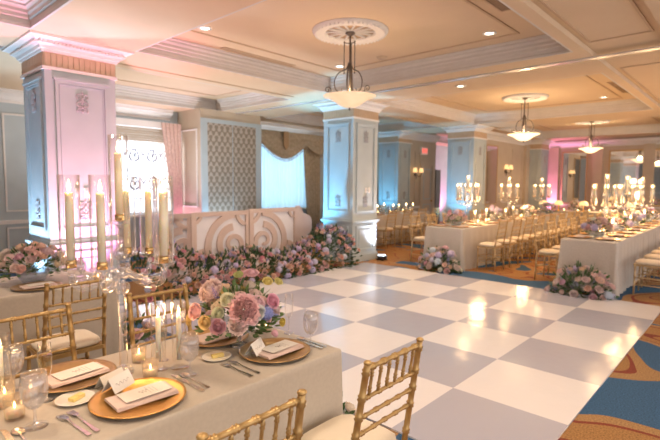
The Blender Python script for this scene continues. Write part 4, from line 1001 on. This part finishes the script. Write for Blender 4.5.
# floor arrangements at table ends
PAL_FLOOR = [('peony', LP, 2, .06), ('rose', LP, 2.5, .05), ('rose', PE, 1.5, .045), ('hydrangea', LV, 1.3, .065), ('delphinium', BLU, 1, .038), ('hydrangea', IC, 1, .06), ('rose', MV, 1.2, .05), ('rose', WH, 1, .045)]
arrangement('floor_flowers', 'mounded pink and lavender flowers on carpet at the middle banquet table end', 'flower arrangement', (7.52, 4.2, 0), .2, .42, .42, PAL_FLOOR, 46, 51, None, 420)
arrangement('floor_flowers', 'mounded pink and blue flowers on carpet at the right banquet table end', 'flower arrangement', (7.22, 1.80, 0), .2, .42, .46, PAL_FLOOR, 48, 52, None, 420)
arrangement('floor_flowers', 'white and blue flowers on the floor peeking past the front table corner', 'flower arrangement', (1.93, 1.86, 0), .18, .3, .38, [('rose', WH, 2, .045), ('delphinium', BLU, 1, .03), ('hydrangea', IC, 1, .055), ('rose', LP, 1, .045)], 26, 53, None, 300)
arrangement('floor_flowers', 'pink and yellow flowers on the floor at the end of the pink column table', 'flower arrangement', (1.85, 4.2, 0), .2, .36, .42, PAL_FLOOR + [('ranunculus', YE, 2, .035)], 36, 54, None, 360)
# long floral hedge in front of the booth
r2 = random.Random(77); hd = thing('floral_hedge', 'long bank of pink, peach and purple flowers below the white stage booth', 'flower arrangement', (0, 0, 0))
HX0, HX1 = 2.75, 6.98; HY = 6.02
def hed(u):            # height along the hedge
    return .50 + .10 * math.sin(u * 7 + 1) + .08 * math.sin(u * 17) + (.10 if u > .8 else 0)
HD = .42
sp = []
for i in range(2600):
    u = r2.random(); a = r2.uniform(-.1, PI * .6); k = r2.uniform(.6, 1.03); h_ = hed(u)
    sp.append(((HX0 + (HX1 - HX0) * u, HY - HD * math.cos(a) * k, max(.01, h_ * math.sin(a) * k)), (r2.uniform(-.6, .6), -math.cos(a), math.sin(a) * .8 + .2)))
mk('foliage', leaves_mesh(sp, 'foliage', 5, (.05, .11)), hd, None, 0, GRN[2])
HP = [('rose', (.93, .62, .50), 70, .045), ('peony', (.93, .64, .64), 44, .052), ('hydrangea', LV, 30, .055), ('delphinium', (.36, .28, .70), 64, .036), ('ranunculus', PK, 40, .04), ('hydrangea', IC, 18, .05), ('delphinium', BLU, 26, .034), ('rose', (.85, .42, .52), 28, .042), ('ranunculus', BL, 30, .04)]
cnt = {}
for kind, col, n, s_ in HP:
    for i in range(n):
        u = r2.random()
        if kind in ('delphinium',): a = r2.uniform(.5, 1.7)
        else: a = r2.uniform(.06, 1.75)
        k = r2.uniform(.92, 1.06); h_ = hed(u)
        cnt[kind] = cnt.get(kind, 0) + 1
        bloom(hd, kind, (HX0 + (HX1 - HX0) * u, HY - HD * math.cos(a) * k, max(.05, h_ * math.sin(a) * k)), (r2.uniform(-.5, .5), -math.cos(a) - .1, math.sin(a) + .2), s_ * r2.uniform(.8, 1.15), col)

# ---------------------------------------------------------------- booth with scroll cutwork
def booth_panel(name, w_, h_, mirrorx, par, loc, rz):
    p_ = MB().box((.0, .02, 0), (w_, .035, h_)).ob(name, M['boothin'], par, loc, rz)
    fr = MB(); b_ = .09
    for a, c in (((0, -.015, 0), (b_, .02, h_)), ((w_ - b_ * .6, -.015, 0), (w_, .02, h_)), ((b_, -.015, h_ - b_ * .8), (w_ - b_ * .6, .02, h_)), ((b_, -.015, 0), (w_ - b_ * .6, .02, b_))): fr.box(a, c)
    fr.ob('panel_frame', M['booth'], p_)
    sc = MB(); X_ = lambda x: (w_ - x if mirrorx else x)
    def spiral(cx_, cz_, r0, a0, turns, w0, w1, d=1, shrink=.8):
        pts = [(min(w_ - .07, max(.08, x)), min(h_ - .07, max(.06, z))) for x, z in scroll_pts(cx_, cz_, r0, turns, d, a0, 48, shrink)]; sc.ribbon([(X_(x), z) for x, z in pts], [w0 + (w1 - w0) * i / 47 for i in range(48)], -.01, .02)
    spiral(w_ * .71, h_ * .47, .30, PI * .5, 1.55, .12, .05, 1, .84)
    spiral(w_ * .74, h_ * .45, .52, PI * .50, .40, .10, .13, 1, .02)
    spiral(w_ * 1.0, h_ * 1.0, .24, PI, .25, .07, .07, 1, 0)
    spiral(w_ * .2, h_ * .22, .2, PI * .5, 1.2, .09, .04, 1)
    spiral(0, h_, .19, PI * 1.5, .25, .05, .05, 1, 0)
    sc.ob('scroll_cutwork', M['booth'], p_); return p_
bt = thing('stage_booth', 'white folding booth with carved scroll panels behind the flower bank', 'booth', (3.98, 6.60, 0), R(-1.5))
booth_panel('front_panel', 1.10, 1.075, False, bt, (.0, 0, 0), 0); booth_panel('front_panel', 1.10, 1.095, True, bt, (1.12, 0, 0), 0)
booth_panel('side_panel', .45, 1.06, False, bt, (-.36, .28, 0), R(-36))
# scalloped return on the far end
def sc_side():
    pl = [(0, 0), (.42, 0), (.42, .3)]
    for i in range(13): a = -PI / 2 + PI * i / 12; pl.append((.34 + .09 * math.cos(a), .42 + .12 * math.sin(a)))
    for i in range(13): a = -PI / 2 + PI * i / 12; pl.append((.34 + .12 * math.cos(a), .74 + .19 * math.sin(a)))
    pl += [(.2, .98), (.1, 1.12), (0, 1.12)]
    return MB().prism(pl, 0, .035, 'y')
sc_side().ob('scalloped_end', M['booth'], bt, (2.23, 0, 0), R(6))
MB().box((.02, .05, .98), (2.2, .5, 1.0)).ob('counter', M['boothin'], bt)

# ---------------------------------------------------------------- front table setting
NP = 'front table'
charger(.755, 1.62, 'charger', 'bright gold charger plate under a folded napkin, nearer end of the front table')
napkin(.765, 1.615, TZ + .0125, 'blush folded napkin on the bright gold charger', R(-3))
place_card(.735, 1.74, TZ + .021, 'cream tent place card standing behind the bright gold charger', R(118))
charger(1.41, 1.63, 'antique', 'antique gold charger plate near the dance floor corner of the front table')
napkin(1.42, 1.62, TZ + .0125, 'blush folded napkin on the antique gold charger', R(2))
place_card(1.325, 1.665, TZ + .021, 'cream tent place card on the antique gold charger', R(118))
charger(.66, 2.0, 'antique', 'rose gold charger across the front table, behind the champagne flute')
napkin(.67, 1.99, TZ + .0125, 'blush folded napkin on the rose gold charger behind the flute', R(4))
place_card(.745, 1.83, TZ, 'cream tent place card between the flute and the candelabra foot', R(112))
charger(1.34, 2.0, 'antique', 'gold charger behind the front centrepiece'); napkin(1.33, 1.995, TZ + .0125, 'blush folded napkin behind the front centrepiece', R(0), False)
bread_plate(.60, 1.79, 'ivory side plate beside the champagne flute'); bread_plate(1.19, 1.775, 'ivory side plate below the pink peony'); bread_plate(1.60, 1.99, 'ivory side plate behind the flower stem by the table end', None, False)
goblet(.475, 2.06, 'iced water goblet across the front table, before the gold chair back'); goblet(.445, 1.69, 'big iced water goblet nearest the camera', None, 1.06)
goblet(1.01, 1.70, 'iced water goblet between the lit tapers and the peony'); goblet(1.60, 1.585, 'iced water goblet at the dance floor corner of the front table', None, .98)
goblet(.53, 1.87, 'champagne flute in front of the rose gold charger', None, 1.0, 'flute'); goblet(1.655, 1.80, 'champagne flute at the front table end, partly behind flowers', None, 1.0, 'flute', False); goblet(1.01, 1.925, 'champagne flute beside the two lit tapers', None, .95, 'flute')
for (x_, y_, lab, rz_) in ((.53, 1.60, 'outer dinner fork left of the bright gold charger', 6), (.56, 1.605, 'inner fork left of the bright gold charger', 4), (1.165, 1.59, 'outer dinner fork left of the antique gold charger', 2), (1.205, 1.595, 'inner fork left of the antique gold charger', 2)):
    fork(x_, y_, lab, None, R(rz_))
for (x_, y_, lab, rz_) in ((.955, 1.625, 'dinner knife right of the bright gold charger', 0), (1.60, 1.615, 'dinner knife right of the antique gold charger', 0)): knife(x_, y_, lab, None, R(rz_))
for (x_, y_, lab, rz_) in ((.985, 1.625, 'spoon right of the bright gold charger', 0), (1.63, 1.61, 'spoon right of the antique gold charger', 0)): spoon(x_, y_, lab, None, R(rz_))
charger(.17, 1.64, 'charger', 'gold charger plate cut by the lower photo corner'); knife(.365, 1.62, 'dinner knife below the big goblet at the photo corner', None, R(0)); spoon(.395, 1.61, 'spoon below the big goblet at the photo corner', None, 0)
votive(.93, 1.985, 'lit votive behind another votive near the candelabra foot'); votive(.885, 1.79, 'lit votive cup between the place cards and the tapers', None, .07); votive(.415, 1.80, 'lit votive between the big goblet and the photo edge'); votive(.50, 1.94, 'lit votive behind the big goblet', None, .07); votive(1.60, 1.92, 'lit votive behind the centrepiece at the table end', None, .06)
votive(.415, 1.92, 'lit votive at the photo edge under the far goblet', None, .1)
hurricane(.95, 1.845, 'clear glass tube around the first lit taper beside the goblet', 'lit ivory taper nearer the candelabra', .285, .03, .19, None)
hurricane(1.02, 1.80, 'clear glass tube around the second lit taper beside the goblet', 'lit ivory taper nearer the peony', .285, .03, .19, None)
hurricane(.42, 1.99, 'clear glass tube at the photo edge of the front table', 'lit ivory taper at the photo edge', .24, .035, .16, None)
candelabra(.828, 1.907, 0, 'tall clear candelabra with lit tapers on the front table', [a - 47.6 for a in (237, 276, 345, 50, 78, 106)], 'tall clear candelabra')
for (x_, y_) in ((.93, 1.95), (.45, 1.88), (1.0, 1.84)): point('table_candle_glow', (x_, y_, 1.02), .5, (1, .58, .26), .03)
# ---------------------------------------------------------------- table under the pink column
charger(1.08, 3.93, 'antique', 'gold charger at the table under the pink column'); napkin(1.09, 3.925, TZ + .0125, 'pale napkin on the charger under the pink column', 0)
goblet(1.43, 4.02, 'water glass beside peach roses under the pink column', None, .9); goblet(1.47, 4.17, 'second water glass beside peach roses at the table end', None, .9)
goblet(.8, 3.9, 'water glass before peach roses at the photo edge', None, .9)
votive(1.50, 3.88, 'votive at the end of the table under the pink column'); 
gb = tag(mk('glass_bowl', MB().lathe([(0, 0), (.05, 0), (.075, .03), (.085, .06), (.082, .06), (.07, .03), (0, .006)], 28).mesh('glass_bowl', M['acrylic']), None, (1.38, 3.88, TZ)), 'small cut glass bowl beside the peach roses', 'bowl')
# glass basket behind the pink column
bk = thing('wire_basket', 'silver wire basket of glassware on the small table behind the pink column', 'basket', (1.27, 6.98, TZ))
mb = MB()
for z_ in (.01, .07, .13): mb.tube([(.17 * math.cos(2 * PI * k / 24), .11 * math.sin(2 * PI * k / 24), z_) for k in range(25)], .004, 5)
mb.ob('basket_ring', M['steel'], bk); mb = MB()
for k in range(16): a = 2 * PI * k / 16; mb.tube([(.17 * math.cos(a), .11 * math.sin(a), .005), (.17 * math.cos(a), .11 * math.sin(a), .135)], .003, 5)
mb.ob('basket_wire', M['steel'], bk)
# ---------------------------------------------------------------- banquet tables behind
def settings(name, x0, n, pitch, yn, yf, yc, cands, seed):
    r3 = random.Random(seed)
    for k in range(n):
        x_ = x0 + k * pitch
        for y_, s_, sd_ in ((yn + .17, 1, 'near'), (yf - .17, -1, 'far')):
            charger(x_, y_, 'charger', 'gold charger plate set on the %s side of the %s' % (sd_, name), 'charger plates on the %s side of the %s' % (sd_, name), False)
            napkin(x_, y_, TZ + .0125, 'folded napkin on a charger, %s side of the %s' % (sd_, name), 0, False, 'napkins on the %s side of the %s' % (sd_, name), )
            if all(abs(x_ + .19 - c) > .29 for c in cands): goblet(x_ + .19, y_ + s_ * .07, 'water goblet on the %s side of the %s' % (sd_, name), 'water goblets on the %s side of the %s' % (sd_, name), 1.0, 'goblet', True, False)
            if all(abs(x_ + .26 - c) > .29 for c in cands): goblet(x_ + .26, y_ + s_ * .04, 'champagne flute on the %s side of the %s' % (sd_, name), 'champagne flutes on the %s side of the %s' % (sd_, name), 1.0, 'flute', False, False)
        for dx in (.12, .36):
            if all(abs(x_ + dx - c) > .25 for c in cands): votive(x_ + dx, yc + r3.uniform(-.1, .1), 'glowing votive along the middle of the %s' % name, 'votives along the %s' % name, .07, .034, False)
        for dx in (.22, .46):
            if all(abs(x_ + dx - c) > .25 for c in cands):
                hurricane(x_ + dx, yc + r3.uniform(-.06, .06), 'slim glass candle tube along the middle of the %s' % name, 'lit taper in a glass tube along the %s' % name, .27, .028, r3.choice((.15, .19)), 'glass candle tubes on the %s' % name, False)
settings('middle banquet table', 8.02, 9, .67, 3.90, 4.64, 4.28, (8.25, 8.75, 10.0, 10.85, 12.0, 13.0, 13.6), 1)
settings('right banquet table', 7.75, 8, .67, 1.44, 2.16, 1.8, (8.0, 8.25, 9.4, 9.65, 10.8, 11.2, 12.3), 2)
settings('table before the alcove sconce', 9.0, 4, .7, 7.03, 7.75, 7.39, (), 3)
candelabra(8.75, 4.3, .2, 'candelabra on the middle banquet table, before the pale blue column', [0, 60, 120, 180, 240, 300], 'candelabra before the pale blue column', False, 3)
candelabra(10.9, 4.33, .5, 'candelabra on the middle banquet table, below the double sconce', [0, 60, 120, 180, 240, 300], 'candelabra below the double sconce', False, 3)
candelabra(13.0, 4.3, .5, 'farthest candelabra on the middle banquet table', [0, 60, 120, 180, 240, 300], 'farthest candelabra of the middle table', False, 3)
candelabra(8.55, 1.83, .3, 'first candelabra on the right banquet table, before the mirrored wall', [0, 60, 120, 180, 240, 300], 'first candelabra of the right table', False, 3)
candelabra(10.1, 1.83, .6, 'second candelabra on the right banquet table', [0, 60, 120, 180, 240, 300], 'second candelabra of the right table', False, 3)
candelabra(11.6, 1.83, .1, 'third candelabra on the right banquet table', [0, 60, 120, 180, 240, 300], 'third candelabra of the right table', False, 3)
# little shaded lamps on the crosswise table
for i, y_ in enumerate((5.05, 4.6, 3.9, 3.3, 2.7)):
    l_ = thing('table_lamp', 'small glowing dome lamp on the crosswise table, %s from the pink corner' % ORD[i], 'table lamp', (15.47, y_, TZ))
    MB().lathe([(0, 0), (.07, 0), (.07, .015), (.02, .03), (.012, .05), (.012, .2), (0, .2)], 14).ob('base', M['brass'], l_)
    MB().lathe([(.13, .19), (.12, .26), (.07, .31), (0, .325), (0, .318), (.066, .303), (.115, .255), (.125, .19)], 18).ob('lamp_shade', M['shade'], l_)
    for s_ in (-.15, .13): votive(15.47, y_ + s_ * 1.1, 'glowing votive along the crosswise table', 'votives on the crosswise table', .07, .034, False)
for i, y_ in enumerate((4.25, 3.0)): arrangement('flower_centerpiece', 'pastel centrepiece on the crosswise table, %s from the pink corner' % ORD[i], 'flower arrangement', (15.86, y_, TZ), .22, .2, .2, PAL_FAR, 14, 60 + i, lowbowl, 120)
for x_, y_ in ((9.3, 4.28), (11.8, 4.28), (9.0, 1.8), (10.8, 1.8), (12.5, 1.8), (15.6, 3.6)): point('candle_glow', (x_, y_, 1.15), 14, (1, .60, .28), .15)

# ---------------------------------------------------------------- daylight, world, camera
def area(name, loc, rot, sx, sy, power, col):
    l = bpy.data.lights.new(name, 'AREA'); l.shape = 'RECTANGLE'; l.size = sx; l.size_y = sy; l.energy = power; l.color = col
    o = bpy.data.objects.new(name, l); COL.objects.link(o); o.location = loc; o.rotation_euler = rot; return o
area('window_daylight', (4.83, YW + .5, 1.85), (-PI / 2, 0, 0), 1.6, 2.0, 34, (.86, .93, 1))
area('window_daylight', (8.7, YW + .5, 1.85), (-PI / 2, 0, 0), 2.3, 2.0, 40, (.66, .86, 1))
wd = bpy.data.worlds.new('World'); S.world = wd; wd.use_nodes = True
bg = wd.node_tree.nodes['Background']; bg.inputs[0].default_value = (1, .91, .86, 1); bg.inputs[1].default_value = 1.2

F = 471.378; PITCH, YAW, ROLL = .0773, .7403, .0073
fw = Vector((math.cos(YAW) * math.cos(PITCH), math.sin(YAW) * math.cos(PITCH), -math.sin(PITCH)))
rr_ = Vector((math.sin(YAW), -math.cos(YAW), 0)); uu = rr_.cross(fw)
r2_ = math.cos(ROLL) * rr_ + math.sin(ROLL) * uu; u2_ = -math.sin(ROLL) * rr_ + math.cos(ROLL) * uu
cam = bpy.data.cameras.new('camera'); co = bpy.data.objects.new('camera', cam); COL.objects.link(co)
mx = Matrix((r2_, u2_, -fw)).transposed().to_4x4(); mx.translation = (0, 0, 1.55); co.matrix_world = mx
cam.sensor_width = 36; cam.lens = F / 660 * 36; cam.clip_start = .05; cam.dof.use_dof = True; cam.dof.focus_distance = 2.0; cam.dof.aperture_fstop = 3.4
S.camera = co
S.view_settings.view_transform = 'Standard'; S.view_settings.look = 'None'; S.view_settings.gamma = 1; S.view_settings.exposure = .82; S.view_settings.use_curve_mapping = False
S.cycles.max_bounces = 7; S.cycles.diffuse_bounces = 3; S.cycles.glossy_bounces = 4; S.cycles.transparent_max_bounces = 40; S.cycles.sample_clamp_indirect = 4; S.cycles.caustics_reflective = False; S.cycles.caustics_refractive = False; S.cycles.use_denoising = True
